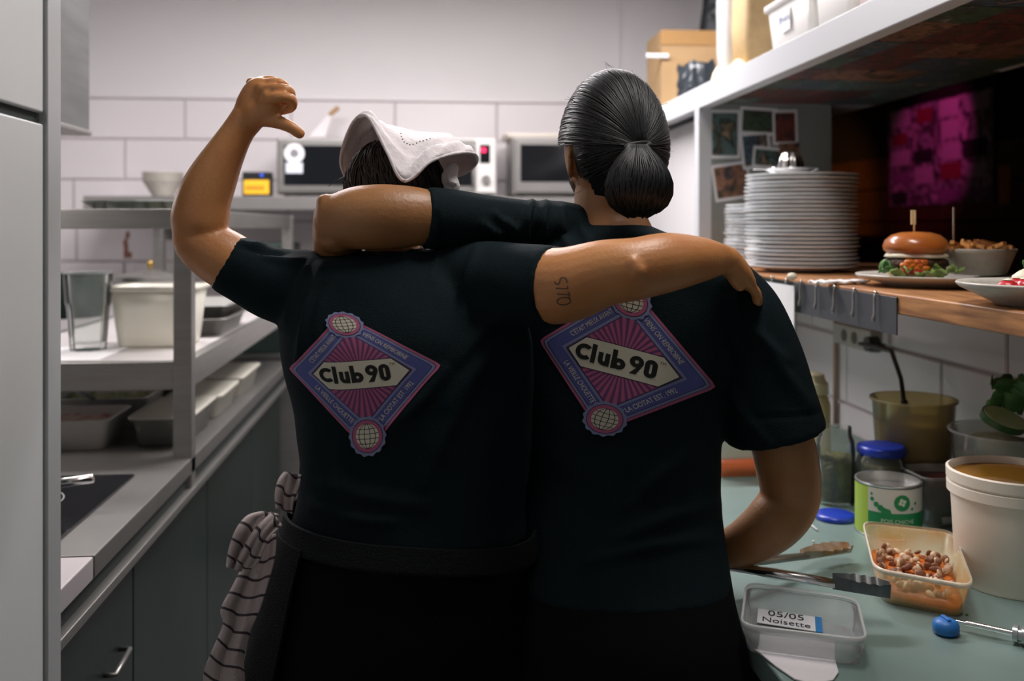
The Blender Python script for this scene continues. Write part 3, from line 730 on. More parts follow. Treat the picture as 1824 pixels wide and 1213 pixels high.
# bowl of fries
fb = Pd(1741, 480, 1.99); fb.z = c.z + .024
tag(MB().lathe([(.0, .0), (.05, .0), (.055, .003), (.072, .045), (.076, .052), (.074, .054), (.069, .046), (.05, .006), (0, .005)], fb, 40).build('fries_bowl', porc2, None, True), 'beige bowl of fries on the burger plate', 'bowl')
for i in range(26):
    a = i * 2.4; r = .058 * math.sqrt((i + .5) / 26); q = Vector((fb.x + r * math.cos(a), fb.y + r * math.sin(a), fb.z + .052 + .008 * (1 - r / .06) + .004 * (i % 3)))
    d = Vector((math.cos(a * 3.1), math.sin(a * 3.1), .25 * math.sin(i))).normalized() * random.uniform(.018, .028)
    mb = MB(); mb.tube([q - d, q + d], .0052, 4); tag(mb.build('french_fry', friesm), 'golden fry in the beige bowl on the pass', 'fry', 'fries in the bowl')
q = Vector((fb.x - .052, fb.y, fb.z + .04))
tag(MB().tube([q, q + Vector((0, 0, .10))], .0022, 8).build('skewer', mat('dark_stick', (.25, .17, .12), .6), None, True), 'thin dark stick standing in the fries bowl', 'stick')
# dessert plate
dc = Pd(1868, 530, 1.50); dc.z = ZP1 + .0005
tag(MB().lathe([(.0, .0), (.075, .0), (.08, .004), (.128, .028), (.134, .034), (.132, .037), (.124, .030), (.08, .009), (0, .007)], dc, 56).build('dessert_plate', porc2, None, True), 'grey rimmed dessert plate at the right edge of the pass', 'plate')
def strawberry(px, py, d, r, i):
    p = Pd(px, py, d); p.z = max(p.z, dc.z + .018)
    t = thing('strawberry', ('red strawberry half nearest on the dessert plate', 'red strawberry half behind on the dessert plate', 'red strawberry half beside the cream')[i], 'strawberry', p, 'strawberries')
    lump(MB(), p, r, 20, ((-.012, .3), (-.008, .8), (0, 1.0), (.008, .9), (.014, .45)), i).build('flesh', redm, t, True)
    MB().lathe([(.0, .0145), (.006, .0142), (.008, .015), (0, .018)], p, 8).build('calyx', cream, t)
strawberry(1796, 516, 1.47, .017, 0); strawberry(1812, 512, 1.49, .015, 1); strawberry(1826, 514, 1.46, .016, 2)
p = Pd(1836, 500, 1.50); p.z = dc.z + .010
t = thing('whipped_cream', 'scoop of pale cream with mint on the dessert plate', 'cream', p)
lump(MB(), (p.x, p.y, p.z), .034, 32, ((0, .8), (.008, 1), (.022, .95), (.026, .82), (.036, .8), (.044, .5), (.050, .15)), 3).build('scoop', cream, t, True)
o = put_leaf(lm1, (p.x - .008, p.y - .01, p.z + .052), (.2, -.3, .4), None, None, .5, 'mint_leaf', None); adopt(o, t)
# napkin, garlic clove
nb = Pd(1495, 494, 2.05); nb.z = ZP1 + .0006
mb = MB(); n = 9; vs = []
for i in range(n):
    for j in range(5):
        u, v = i / (n - 1) - .5, j / 4 - .5
        vs.append((nb.x + u * .13, nb.y + v * .05 + u * .03, nb.z + .004 + .006 * math.sin(u * 9 + j) ** 2))
mb.add(vs, [(i * 5 + j, i * 5 + j + 1, (i + 1) * 5 + j + 1, (i + 1) * 5 + j) for i in range(n - 1) for j in range(4)])
o = tag(mb.build('paper_napkin', paperm, None, True), 'crumpled white napkin before the plate stack on the pass', 'napkin'); o.modifiers.new('s', 'SOLIDIFY').thickness = .003
p = Pd(1411, 484, 2.20); p.z = ZP1 + .009
tag(MB().ell(p, .012, .010, .0085, 16, 10).build('garlic_clove', cream, None, True), 'small cream coloured ball at the edge of the pass', 'garlic')

# hook rail on the front edge of the pass
XH = XS - .0305
ya, yb_ = PX(1600, 560, XH).y, PX(1416, 520, XH).y
zt, zb = ZP1 - .006, ZP1 - .076
rail = thing('hook_rail', 'dark metal plate with hooks below the pass edge', 'hook rail', (XH, (ya + yb_) / 2, zb))
B(XH - .003, XH - .0005, ya, PX(1340, 500, XH).y, zt - .012, zt).build('mounting_strip', steel_d, rail)
B(XH - .004, XH - .0005, ya, yb_, zb, zt).build('back_plate', mat('slate_plate', (.10, .11, .125), .4, .5), rail, bevel=.001)
for px in (1355, 1378, 1403, 1429, 1457, 1489, 1524, 1562):
    q = PX(px, 495, XH - .006); yy = q.y
    hk = MB().tube([(XH - .004, yy, zt + .002), (XH - .009, yy, zt + .003), (XH - .011, yy, zt - .006), (XH - .011, yy, zt - .036), (XH - .013, yy, zt - .046), (XH - .013, yy, zt - .052)], [.0025, .0025, .0024, .0024, .0040, .0030], 8).build('hook', steel, rail, True)
    MB().ell((XH - .009, yy, zt + .004), .0035, .0035, .0035, 10, 8).build('hook_ball', chrome, hk, True)
# order slips hanging from the first hooks
yy0, yy1 = PX(1418, 540, XH - .012).y, PX(1352, 540, XH - .012).y
B(XH - .0175, XH - .0155, yy0, yy1, zt - .135, zt - .008).build('order_slip', paperm)
o = bpy.data.objects['order_slip']; tag(o, 'white paper slip hung from the hooks under the pass', 'paper')
# socket block, plug and lead, pipe
p = PX(1530, 600, XW - .02)
t = thing('socket_block', 'grey power socket block under the hook plate', 'socket', (XW, p.y, p.z))
B(XW - .045, XW - .0125, p.y - .12, p.y + .12, p.z - .03, p.z + .03).build('housing', mat('socket_grey', (.40, .38, .34), .5), t, bevel=.004)
for k in range(2):
    q = PX(1503 + 18 * k, 593, XW - .046)
    MB().tube([(XW - .044, q.y, p.z), (XW - .047, q.y, p.z)], .017, 20).build('socket_face', mat('socket_dark', (.10, .09, .06), .5), t, 'auto')
q = PX(1553, 604, XW - .06)
t = thing('power_lead', 'black plug with a lead hanging down into the clear tub', 'cable', (XW - .06, q.y, q.z))
MB().tube([(XW - .0455, q.y, p.z), (XW - .075, q.y, p.z)], [.022, .020], 16).build('plug', blackp, t, 'auto')
a = Vector((XW - .078, q.y, p.z)); e = PX(1611, 722, 1.075)
m1 = PX(1588, 625, 1.13); m2 = PX(1605, 675, 1.10)
MB().tube([a, a + Vector((-.02, -.01, .002)), m1, m2, e], .0055, 8).build('lead', blackp, t, True)
q = PX(1494, 640, XW - .012)
tag(MB().tube([(XW - .022, q.y, .885), (XW - .022, q.y, ZP0)], .007, 10).build('copper_pipe', mat('old_copper', (.42, .27, .20), .5, .4), None, True), 'thin brownish pipe rising on the tiled wall under the pass', 'pipe')

# ---------------------------------------------------------------- things on the overhead shelf
ZT = ZS1
p0, p1 = PX(1175, 120, XS + .07), PX(1283, 100, XS + .32)
cx0 = PY(1178, 100, 3.95).x; cx1 = cx0 + .27; zt_ = PY(1230, 55, 3.95).z
t = thing('cardboard_box', 'open brown cardboard box at the far end of the overhead shelf', 'box', (cx0 + .13, 4.08, ZT))
for (a0, a1, b0, b1) in ((cx0, cx1, 3.95, 3.956), (cx0, cx1, 4.204, 4.21), (cx0, cx0 + .006, 3.956, 4.204), (cx1 - .006, cx1, 3.956, 4.204)):
    B(a0, a1, b0, b1, ZT + .0005, zt_).build('side', card, t)
B(cx0, cx1, 3.95, 4.21, ZT + .0004, ZT + .006).build('base', card, t)
B(cx0 - .004, cx1 + .004, 3.945, 3.951, zt_ - .06, zt_ + .002).build('front_flap', mat('cardboard_dark', (.38, .21, .075), .8), t)
q = PY(1176, 100, 3.94)
B(q.x - .06, q.x + .035, 3.93, 3.944, q.z - .008, q.z + .010).build('white_tape', paperm, t, bevel=.003)
def bag(name, label, cat, c, rx, ry, h, m, seed, lump_=.16, n=40, rows=16, top=.55):
    rd = random.Random(seed); ph = [rd.uniform(0, 6.28) for _ in range(6)]; rings = []
    for i in range(rows):
        a = i / (rows - 1); s = (1 - (1 - top) * a ** 2) * (1 - .25 * (1 - min(1, a * 6)))
        rings.append([(c[0] + rx * s * (1 + lump_ * math.sin(3 * th + ph[0] + 4 * a) + lump_ * .6 * math.sin(8 * th + ph[1] - 6 * a) + lump_ * .4 * math.sin(13 * th + 15 * a + ph[2])) * math.cos(th),
                       c[1] + ry * s * (1 + lump_ * math.sin(4 * th + ph[3] + 3 * a) + lump_ * .5 * math.sin(9 * th + ph[4])) * math.sin(th), c[2] + h * a + .012 * a * math.sin(5 * th + ph[5])) for th in [2 * PI * j / n for j in range(n)]])
    return tag(MB().loft(rings).build(name, m, None, 'auto'), label, cat)
blackbag = mat('black_film', (.018, .024, .03), .25, bump=.9, bscale=30)
c = PX(1238, 150, XS + .10); bag('plastic_bag', 'crumpled black plastic bag in front of the cardboard box', 'bag', (c.x + .01, c.y, ZT + .0006), .075, .11, .135, blackbag, 3, .12, top=.8)
c = PX(1272, 30, 1.40); bag('plastic_bag', 'dark crumpled bag standing above the box corner', 'bag', (c.x, c.y, ZT + .0006), .085, .08, .66, blackbag, 8, .10)
c = PX(1302, 90, XS + .10)
t = thing('cup_stack', 'tall sleeve of clear plastic cups on the overhead shelf', 'cups', (c.x, c.y, ZT))
cupm = mat('sleeve_film', (.60, .60, .62), .15, alpha=.62)
mb = MB().lathe([(.0, .0006), (.034, .0006), (.046, .10), (.047, .28), (.040, .30), (0, .30)], (c.x, c.y, ZT), 24); mb.build('sleeve', cupm, t, True)
for k in range(11): MB().lathe([(.036, .022 * k + .02), (.041, .022 * k + .05), (.038, .022 * k + .05)], (c.x, c.y, ZT), 24, cap=False).build('cup', milkw, t, True)
c = PX(1348, 60, XS + .12)
t = thing('paper_sack', 'tall tan paper sack beside the labelled white tub', 'sack', (c.x, c.y, ZT))
MB().loft([rrect(c.x, c.y, .055, .075, .02, ZT + .0006), rrect(c.x, c.y, .06, .08, .025, ZT + .15), rrect(c.x, c.y, .055, .075, .02, ZT + .33), rrect(c.x, c.y, .05, .012, .01, ZT + .42)]).build('body', mat('tan_mesh', (.50, .35, .17), .7, var=.1, vscale=40), t, True)
B(c.x - .052, c.x + .052, c.y - .016, c.y + .016, ZT + .415, ZT + .44).build('folded_top', mat('tan_mesh', (.50, .35, .17), .7), t, bevel=.004)
c = PX(1300, 118, XS + .055)
mb = MB()
bag('folded_cloth', 'folded cream cloth on the front edge of the overhead shelf', 'cloth', (c.x + .005, c.y, ZT + .0006), .045, .16, .032, mat('cream_cloth', (.80, .68, .48), .9), 5, .05, top=.85)
def shelf_tub(label, pxl, pxr, X, h, m, lbl=None, lip=True):
    a = PX(pxl, 60, X); b = PX(pxr, 60, X); hy = (a.y - b.y) / 2; cy = (a.y + b.y) / 2; cx = X + hy * .8
    t = thing('plastic_tub', label, 'tub', (cx, cy, ZT), 'white tubs on the overhead shelf')
    z = ZT + .0006
    rr = [rrect(cx, cy, hy * .72, hy * .86, .015, z), rrect(cx, cy, hy * .8, hy, .018, z + h), rrect(cx, cy, hy * .77, hy * .97, .018, z + h), rrect(cx, cy, hy * .7, hy * .83, .015, z + .005)]
    MB().loft(rr).build('body', m, t, True)
    MB().loft([rrect(cx, cy, hy * .81, hy * 1.01, .018, z + h - .012), rrect(cx, cy, hy * .86, hy * 1.07, .02, z + h - .010), rrect(cx, cy, hy * .86, hy * 1.07, .02, z + h + .004), rrect(cx, cy, hy * .5, hy * .7, .02, z + h + .004)]).build('lid', milkw, t, True)
    return t, cx, cy, hy, z
t, cx, cy, hy, z = shelf_tub('white tub with a handwritten label on the overhead shelf', 1365, 1440, XS + .07, .155, milkw)
ex = Vector((0, -1, 0)); xf = cx - hy * .79
B(xf - .004, xf - .0015, cy - .030, cy + .040, z + .065, z + .125).build('label', paperm, t)
mb = MB(); write_on(mb, 'PIHAN', .026, Vector((xf - .0045, cy + .006, z + .097)), Vector((0, -1, 0)), Vector((0, .0, 1))); mb.build('handwriting', mat('blue_ink', (.02, .05, .18), .8), t)
B(xf - .0046, xf - .0015, cy + .036, cy + .040, z + .065, z + .125).build('label_edge', mat('blue_edge', (.15, .3, .6), .7), t)
shelf_tub('plain white tub second along the overhead shelf', 1448, 1512, XS + .07, .16, milkw)
shelf_tub('pinkish white tub nearest on the overhead shelf', 1520, 1590, XS + .07, .17, mat('pinkish_plastic', (.76, .64, .63), .4))
# poster in the dining room
a, b = PX(1585, 280, XD - .032), PX(1770, 155, XD - .032)
zb = PX(1770, 360, XD - .032).z
t = thing('poster', 'big printed poster under magenta light in the dining room', 'poster', (XD - .03, (a.y + b.y) / 2, zb))
B(XD - .038, XD - .0305, b.y, a.y, zb, b.z).build('sheet', blotch_mat('poster_print', [(.02, .02, .02), (.55, .5, .55), (.05, .03, .05), (.75, .62, .7), (.05, .02, .04)], 5.5, .6, 4.0), t)
rp = random.Random(9)
for i in range(5):
    for j in range(4):
        if rp.random() < .25: continue
        y0_ = b.y + (a.y - b.y) * (j + rp.uniform(.02, .2)) / 4; y1_ = b.y + (a.y - b.y) * (j + rp.uniform(.75, .98)) / 4; z0_ = zb + (b.z - zb) * (i + rp.uniform(.05, .2)) / 5; z1_ = zb + (b.z - zb) * (i + rp.uniform(.7, .95)) / 5
        B(XD - .0405, XD - .0375, y0_, y1_, z0_, z1_).build('picture', rp.choice([mat('pic_white', (.7, .6, .66), .7), mat('pic_dark', (.03, .02, .03), .7), mat('pic_red', (.35, .03, .06), .7), mat('pic_mauve', (.35, .2, .35), .7)]), t)
B(XD - .040, XD - .0305, b.y - .012, b.y, zb - .01, b.z + .01).build('frame_edge', wood_d, t)
B(XD - .040, XD - .0305, a.y, a.y + .012, zb - .01, b.z + .01).build('frame_edge', wood_d, t)
q = PX(1785, 330, XD - .05)
tag(B(XD - .045, XD - .0305, q.y - .05, q.y + .045, q.z - .10, q.z + .10).build('wall_plaque', mat('orange_wood', (.55, .20, .04), .5), None, bevel=.004), 'small orange wooden plaque beside the poster', 'plaque')
q = PY(1605, 380, 5.6)
t = thing('bar_bench', 'dark wooden bar bench in the dining room', 'bench', (2.4, 5.7, 0))
B(1.75, 2.95, 5.55, 5.9, 1.36, 1.42).build('top', wood_d, t, bevel=.006)
B(1.78, 2.92, 5.6, 5.86, .1, 1.36).build('front', wood_d, t, bevel=.006)
for x in (1.8, 2.86): B(x, x + .05, 5.62, 5.67, 0, .1).build('foot', wood_d, t)

# ================================================================ RIGHT WORKTOP
ZW = 0.88; XE = 0.47
t = thing('work_bench', 'grey steel worktop with cupboards under the pass at the right', 'bench', (.8, 1.8, 0))
B(XE, XW - .016, -1.2, 3.0, ZW - .04, ZW).build('worktop', worktop, t, bevel=.004)
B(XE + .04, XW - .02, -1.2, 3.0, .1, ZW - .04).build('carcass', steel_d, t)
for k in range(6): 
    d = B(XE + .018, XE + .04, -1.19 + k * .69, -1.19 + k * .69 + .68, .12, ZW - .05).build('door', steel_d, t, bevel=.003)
    MB().tube([(XE + .018, -1.1 + k * .69, .70), (XE + .002, -1.1 + k * .69, .70), (XE + .002, -1.1 + k * .69, .80), (XE + .018, -1.1 + k * .69, .80)], .004, 8).build('handle', chrome, d, True)
B(XE + .08, XW - .03, -1.15, 2.95, 0, .1).build('plinth', blackp, t)
z = ZW + .0005

# white bucket of oil
c = Pd(1803, 1000, 1.605); c.z = z
t = thing('plastic_bucket', 'white plastic bucket with amber liquid at the right edge', 'bucket', c)
H = .188; R = .098
MB().lathe([(.0, .0), (R * .86, .0), (R * .875, .004), (R * .885, .02), (R * .90, .022), (R * .97, H - .04), (R * 1.03, H - .038), (R * 1.035, H - .022), (R * 1.0, H - .020), (R * 1.04, H - .016), (R * 1.045, H), (R * 1.0, H + .002), (R * .965, H - .004), (R * .95, H - .02), (R * .86, .006), (0, .005)], c, 64).build('body', mat('bucket_plastic', (.90, .83, .72), .4), t, 'auto')
MB().lathe([(.0, H - .016), (R * .955, H - .016), (R * .955, H - .010), (R * .93, H - .0108), (0, H - .011)], c, 48).build('amber_liquid', mat('amber_oil', (.42, .20, .025), .06, col2=(.36, .17, .03), vscale=14), t, 'auto')

# tub of hazelnuts
rim = [Pz(1535, 927, .94), Pz(1699, 945, .94), Pz(1738, 1046, .94), Pz(1556, 1013, .94)]
ctr = sum(rim, Vector()) / 4
def ringq(sc, zz): 
    return quad_pts([Vector((ctr.x + (q.x - ctr.x) * sc, ctr.y + (q.y - ctr.y) * sc, zz)) for q in rim])
t = thing('plastic_tub', 'clear orange stained tub holding hazelnuts on the worktop', 'tub', (ctr.x, ctr.y, ZW))
stain = mat('stained_plastic', (.74, .40, .12), .25, col2=(.76, .68, .44), vscale=13, alpha=.42)
MB().loft([ringq(.80, z), ringq(.84, z + .004), ringq(.985, .937), ringq(.97, .937), ringq(.82, z + .006)]).build('body', stain, t, True)
MB().loft([ringq(.975, .934), ringq(1.0, .934), ringq(1.005, .940), ringq(.975, .941)], False, False).build('rim', mat('rim_plastic', (.80, .74, .60), .3, alpha=.8), t, True)
MB().loft([ringq(.80, z + .0065), ringq(.83, z + .018), ringq(.6, z + .021)]).build('orange_sauce', orange, t, True)
nme = []
for s_ in range(3):
    mb = MB(); lump(mb, (0, 0, 0), .0085, 10, ((-.006, .5), (-.002, .95), (.002, 1.0), (.005, .7), (.0065, .25)), s_); me = mb.mesh('hazelnut'); me.materials.append([nutm, mat('nut_pale', (.72, .56, .36), .6), mat('nut_skin', (.20, .075, .035), .6)][s_]); me.polygons.foreach_set('use_smooth', [True] * len(me.polygons)); nme.append(me)
rd = random.Random(3); k = 0
while k < 120:
    a, b_ = rd.uniform(.06, .94), rd.uniform(.06, .94)
    q = rim[0].lerp(rim[1], a).lerp(rim[3].lerp(rim[2], a), b_); q = ctr + (q - ctr) * .84
    o = bpy.data.objects.new('hazelnut', nme[rd.choice((0, 0, 1, 2, 2))]); C.objects.link(o)
    o.location = (q.x, q.y, z + .023 + .006 * (k // 60)); o.rotation_euler = (rd.uniform(0, 6), rd.uniform(0, 6), rd.uniform(0, 6)); o.scale = (rd.uniform(.6, 1.0), rd.uniform(.6, 1.0), rd.uniform(.35, .9))
    tag(o, 'chopped hazelnut in the orange stained tub', 'hazelnut', 'hazelnuts in the tub'); k += 1

# empty clear box with dated label, upside down
tp = [Pz(1328, 1036, .922), Pz(1528, 1064, .922), Pz(1547, 1140, .922), Pz(1318, 1112, .922)]
ct = sum(tp, Vector()) / 4
def ringt(sc, zz): return quad_pts([Vector((ct.x + (q.x - ct.x) * sc, ct.y + (q.y - ct.y) * sc, zz)) for q in tp])
t = thing('clear_box', 'empty clear plastic box with a dated paper label on the worktop', 'box', (ct.x, ct.y, ZW))
pl = clear_mat('box_plastic', (.93, .94, .94), (.74, .78, .80), .30, .15, .12)
MB().loft([ringt(.90, z), ringt(.99, .915), ringt(.96, .915), ringt(.87, z + .004)]).build('body', pl, t, True)
MB().loft([ringt(.97, .912), ringt(1.0, .912), ringt(1.005, .921), ringt(.99, .923), ringt(.96, .920)], False, False).build('rim', mat('rim_clear', (.75, .78, .78), .2, alpha=.6), t, True)
ex = (tp[1] - tp[0]).normalized(); ey = (tp[0] - tp[3]).normalized()
lc = Pz(1410, 1098, .8868)
MB().loft([[lc + ex * a + ey * b_ + Vector((0, 0, h)) for a, b_ in ((-.05, -.044), (.034, -.044), (.034, .010), (-.05, .010))] for h in (0, .001)]).build('label', mat('label_paper', (.80, .82, .86), .8), t)
MB().loft([[lc + ex * a + ey * b_ + Vector((0, 0, h)) for a, b_ in ((.034, -.045), (.044, -.045), (.044, .011), (.034, .011))] for h in (0, .0012)]).build('label_edge', mat('label_blue', (.03, .22, .55), .6), t)
mb = MB(); write_on(mb, '05/05', .024, lc - ey * .004 + Vector((0, 0, .0016)) - ex * .008, ex, ey * 1.25); write_on(mb, 'Noisette', .020, lc - ey * .030 + Vector((0, 0, .0016)) - ex * .008, ex, ey * 1.25); mb.build('handwriting', ink, t)

# tongs
def tong_head(mb, a, b, w, th, n=26, up=Vector((0, 0, 1))):
    ax = (b - a); L = ax.length; ax.normalize(); sd = ax.cross(up).normalized(); rings = []
    for i in range(n + 1):
        u = i / n; ww = w * (.25 + .75 * min(1, u * 2.5)) * (1 - .75 * max(0, (u - .72) / .28) ** 2) * (1 + (.16 * math.sin(u * 34) if u > .25 else 0))
        p = a + ax * (L * u)
        rings.append([p + sd * (-ww) + up * th * .9, p + up * (th * -.1), p + sd * ww + up * th * .9, p + sd * (ww * .82) + up * (th * .35), p + up * (-th * .55), p + sd * (-ww * .82) + up * (th * .35)])
    mb.loft(rings)
t = thing('kitchen_tongs', 'long steel serving tongs with scalloped ends on the worktop', 'tongs', Pz(1400, 1010, .9))
g0 = Pz(1286, 1006, .93)
p1, p2 = Pz(1438, 990, .905), Pz(1516, 978, .900)
MB().tube([g0, g0.lerp(p1, .5), p1], [.007, .0075, .006], 10).build('upper_arm', steel, t, True)
mb = MB(); tong_head(mb, p1 - (p2 - p1) * .12, p2, .020, .012); mb.build('upper_head', mat('sauced_steel', (.42, .22, .07), .35, .5, col2=(.42, .40, .36), vscale=35), t, 'auto')
p1, p2 = Pz(1488, 1040, .936), Pz(1586, 1056, .928)
MB().tube([g0 + Vector((.01, -.01, .0)), g0.lerp(p1, .5), p1], [.007, .0085, .007], 10).build('lower_arm', chrome, t, True)
mb = MB(); tong_head(mb, p1 - (p2 - p1) * .05, p2, .017, .016); mb.build('lower_head', mat('dark_silicone', (.09, .10, .105), .35), t, 'auto')
MB().tube([g0 + Vector((-.004, .004, -.012)), g0 + Vector((-.004, .004, .012))], .009, 12).build('pivot', steel, t, 'auto')

# scraper, thermometer
ol = [(1342, 1156), (1380, 1151), (1432, 1141), (1462, 1156), (1488, 1180), (1494, 1200), (1484, 1214), (1450, 1222), (1415, 1212), (1380, 1188)]
def prism(ol, z0, z1, curl=0):
    a = [Pz(x, y, z0) for x, y in ol]
    return MB().loft([a, [Vector((q.x, q.y, z1)) for q in a]])
tag(prism(ol, ZW + .001, ZW + .004).build('dough_scraper', mat('scraper_white', (.72, .70, .73), .6), None, bevel=.001), 'white flexible scraper on the near worktop edge', 'scraper')
t = thing('probe_thermometer', 'probe thermometer with a blue cap on the worktop', 'thermometer', Pz(1690, 1130, ZW))
kc = Pz(1685, 1128, ZW + .001)
MB().lathe([(.0, .0), (.015, .0), (.0185, .004), (.0185, .013), (.016, .018), (.010, .021), (.0, .0215)], kc, 28).build('blue_cap', blueb, t, True)
B(kc.x - .003, kc.x + .003, kc.y - .010, kc.y + .010, kc.z + .020, kc.z + .024).build('cap_grip', blueb, t, bevel=.001)
r0, r1, r2 = Pz(1703, 1106, ZW + .014), Pz(1805, 1128, ZW + .014), Pz(1850, 1138, ZW + .014)
MB().tube([r0, r0.lerp(r1, .18), r0.lerp(r1, .181), r1], [.0016, .0016, .0042, .0042], 12).build('probe', chrome, t, 'auto')
MB().tube([r1, r1.lerp(r2, .2), r1.lerp(r2, .21), r1.lerp(r2, .35), r1.lerp(r2, .36), r2 + Vector((.06, -.05, 0))], [.0125, .0125, .0095, .0095, .0125, .0125], 16).build('handle', mat('thermo_body', (.42, .45, .46), .3, .6), t, 'auto')
for i, (px, py) in enumerate(((1426, 956), (1449, 964), (1503, 1121), (1712, 1092), (1722, 1094), (1440, 937), (1350, 1150))):
    q = Pz(px, py, ZW + .0015)
    tag(MB().ell(q, .003, .002, .0016, 8, 6).build('crumb', [redm, paperm, redm, green_l, green_l, paperm, redm][i], None, True), ['red crumb under the forearm', 'white crumb beside the tongs', 'red crumb by the clear box rim', 'green crumb below the nut tub', 'second green crumb below the nut tub', 'white scrap by the blue lid', 'red crumb by the scraper'][i] + ' on the worktop', 'crumb')
q0, q1 = Pz(1432, 925, ZW + .003), Pz(1456, 944, ZW + .003)
tag(MB().tube([q0, q1], .002, 8).build('paper_straw', paperm, None, True), 'short white stick lying by the blue lid on the worktop', 'stick')

# tin can
c = Pd(1582, 930, 1.875); c.z = z
t = thing('tin_can', 'open tin can with a green and white label on the worktop', 'can', c)
R, H = .0615, .103
MB().lathe([(.0, .0), (R, .0), (R + .001, .002), (R - .001, .005), (R - .001, H - .005), (R + .0012, H - .002), (R + .0005, H), (R - .003, H), (R - .004, H - .008), (R - .004, H - .018), (0, H - .018)], c, 56).build('tin', mat('tin', (.62, .62, .60), .3, .9), t, 'auto')
def arc_sheet(c, r, a0, a1, z0, z1, n=24, th=.0004):
    mb = MB(); vs = []
    for i in range(n + 1):
        a = a0 + (a1 - a0) * i / n
        for rr_, zz in ((r, z0), (r, z1)): vs.append((c[0] + rr_ * math.cos(a), c[1] + rr_ * math.sin(a), c[2] + zz))
    mb.add(vs, [(2 * i, 2 * i + 2, 2 * i + 3, 2 * i + 1) for i in range(n)]); return mb
va = math.atan2(-c.y, -c.x)      # towards the camera
g_lime, g_dark = mat('lime_print', (.36, .52, .06), .5), mat('green_print', (.01, .22, .07), .5)
white_l = mat('label_white', (.60, .58, .53), .5)
arc_sheet(c, R + .0003, va - PI, va - .62, .004, H - .006).build('label_lime', g_lime, t, True)
arc_sheet(c, R + .0003, va - .62, va + PI, .004, H - .006, 40).build('label_white', white_l, t, True)
arc_sheet(c, R + .0006, va - .62, va + PI, .004, H * .50, 40).build('label_green', g_dark, t, True)
mb = MB()
def can_pt(a, zz, r=R + .0009): return (c[0] + r * math.cos(va + a), c[1] + r * math.sin(va + a), c[2] + zz)
def can_disc(a, zz, rad, n=18): mb.add([can_pt(a, zz)] + [can_pt(a + rad / R * math.cos(2 * PI * j / n), zz + rad * math.sin(2 * PI * j / n)) for j in range(n)], [(0, 1 + j, 1 + (j + 1) % n) for j in range(n)])
can_disc(.42, .072, .0155)
for a, zz, r in ((-.48, .075, .004), (-.5, .085, .0025), (-.35, .066, .005), (-.22, .060, .006), (-.12, .056, .006), (-.02, .053, .007), (.75, .060, .003), (.88, .07, .003)): can_disc(a, zz, r, 10)
mb.build('label_mark', g_dark, t)
mb = MB()
for a in range(4): 
    an = a * PI / 2 + .4
    mb.add([can_pt(.42 + .0045 / R * math.cos(an) + .0035 / R * math.cos(2 * PI * j / 8), .073 + .0045 * math.sin(an) + .0035 * math.sin(2 * PI * j / 8), R + .0012) for j in range(8)], [tuple(range(8))])
mb.build('label_emblem', mat('label_pale', (.55, .65, .50), .5), t); mb = MB()
v_, t_ = text_mesh('POIS CHICHE', .0105)
mb.add([can_pt(.30 + x / R, .036 + y, R + .0012) for x, y in v_], t_)
mb.build('label_lettering', mat('label_pale', (.55, .65, .50), .5), t)

# jars
def jar(name, label, px, d, R, H, fill, fm, lid=None):
    c = Pd(px, 900, d); c.z = z
    t = thing(name, label, 'jar', c)
    MB().lathe([(.0, .0), (R * .9, .0), (R, .006), (R, H * .72), (R * .95, H * .82), (R * .82, H * .90), (R * .82, H), (R * .78, H), (R * .78, H * .90), (R * .92, H * .80), (R * .96, H * .7), (R * .95, .008), (0, .006)], c, 40).build('glass', glassm, t, 'auto')
    MB().lathe([(.0, .0075), (R * .92, .0085), (R * .93, fill * .97), (R * .6, fill), (0, fill)], c, 32).build('filling', fm, t, True)
    if lid:
        MB().lathe([(.0, H + .006), (R * .80, H + .006), (R * .93, H + .004), (R * .965, H - .001), (R * .965, H - .011), (R * .93, H - .013), (R * .84, H - .012)], c, 40, cap=False).build('lid', lid, t, True)
    return t
capers = mat('capers', (.05, .055, .02), .5, col2=(.14, .13, .03), vscale=60, bump=1.0, bscale=70)
pick = mat('pickle_mix', (.16, .13, .03), .4, col2=(.07, .06, .015), vscale=40)
jar('glass_jar', 'closed jar with a blue lid behind the tin can', 1570, 2.03, .052, .128, .10, pick, bluem)
jar('glass_jar', 'open jar of dark capers beside the forearm', 1488, 2.07, .041, .165, .105, capers)
c = Pz(1487, 918, ZW + .006); c.z = z
tag(MB().lathe([(.0, .010), (.034, .011), (.039, .009), (.0415, .005), (.041, .0), (.038, .0), (.037, .006), (0, .007)], c, 40).build('jar_lid', bluem, None, True), 'loose blue jar lid lying on the worktop', 'lid')
c = Pd(1448, 850, 2.28); c.z = z
t = thing('squeeze_bottle', 'pale yellow squeeze bottle behind the caper jar', 'bottle', c)
MB().lathe([(.0, .0), (.038, .0), (.041, .006), (.041, .17), (.036, .19), (.028, .20), (0, .2)], c, 28).build('body', mat('yellow_bottle', (.72, .66, .34), .4), t, True)
MB().lathe([(.0, .20), (.036, .20), (.036, .225), (.03, .23), (.026, .245), (.012, .25), (.0, .25)], c, 28).build('cap', mat('yellow_cap', (.78, .74, .50), .4), t, 'auto')
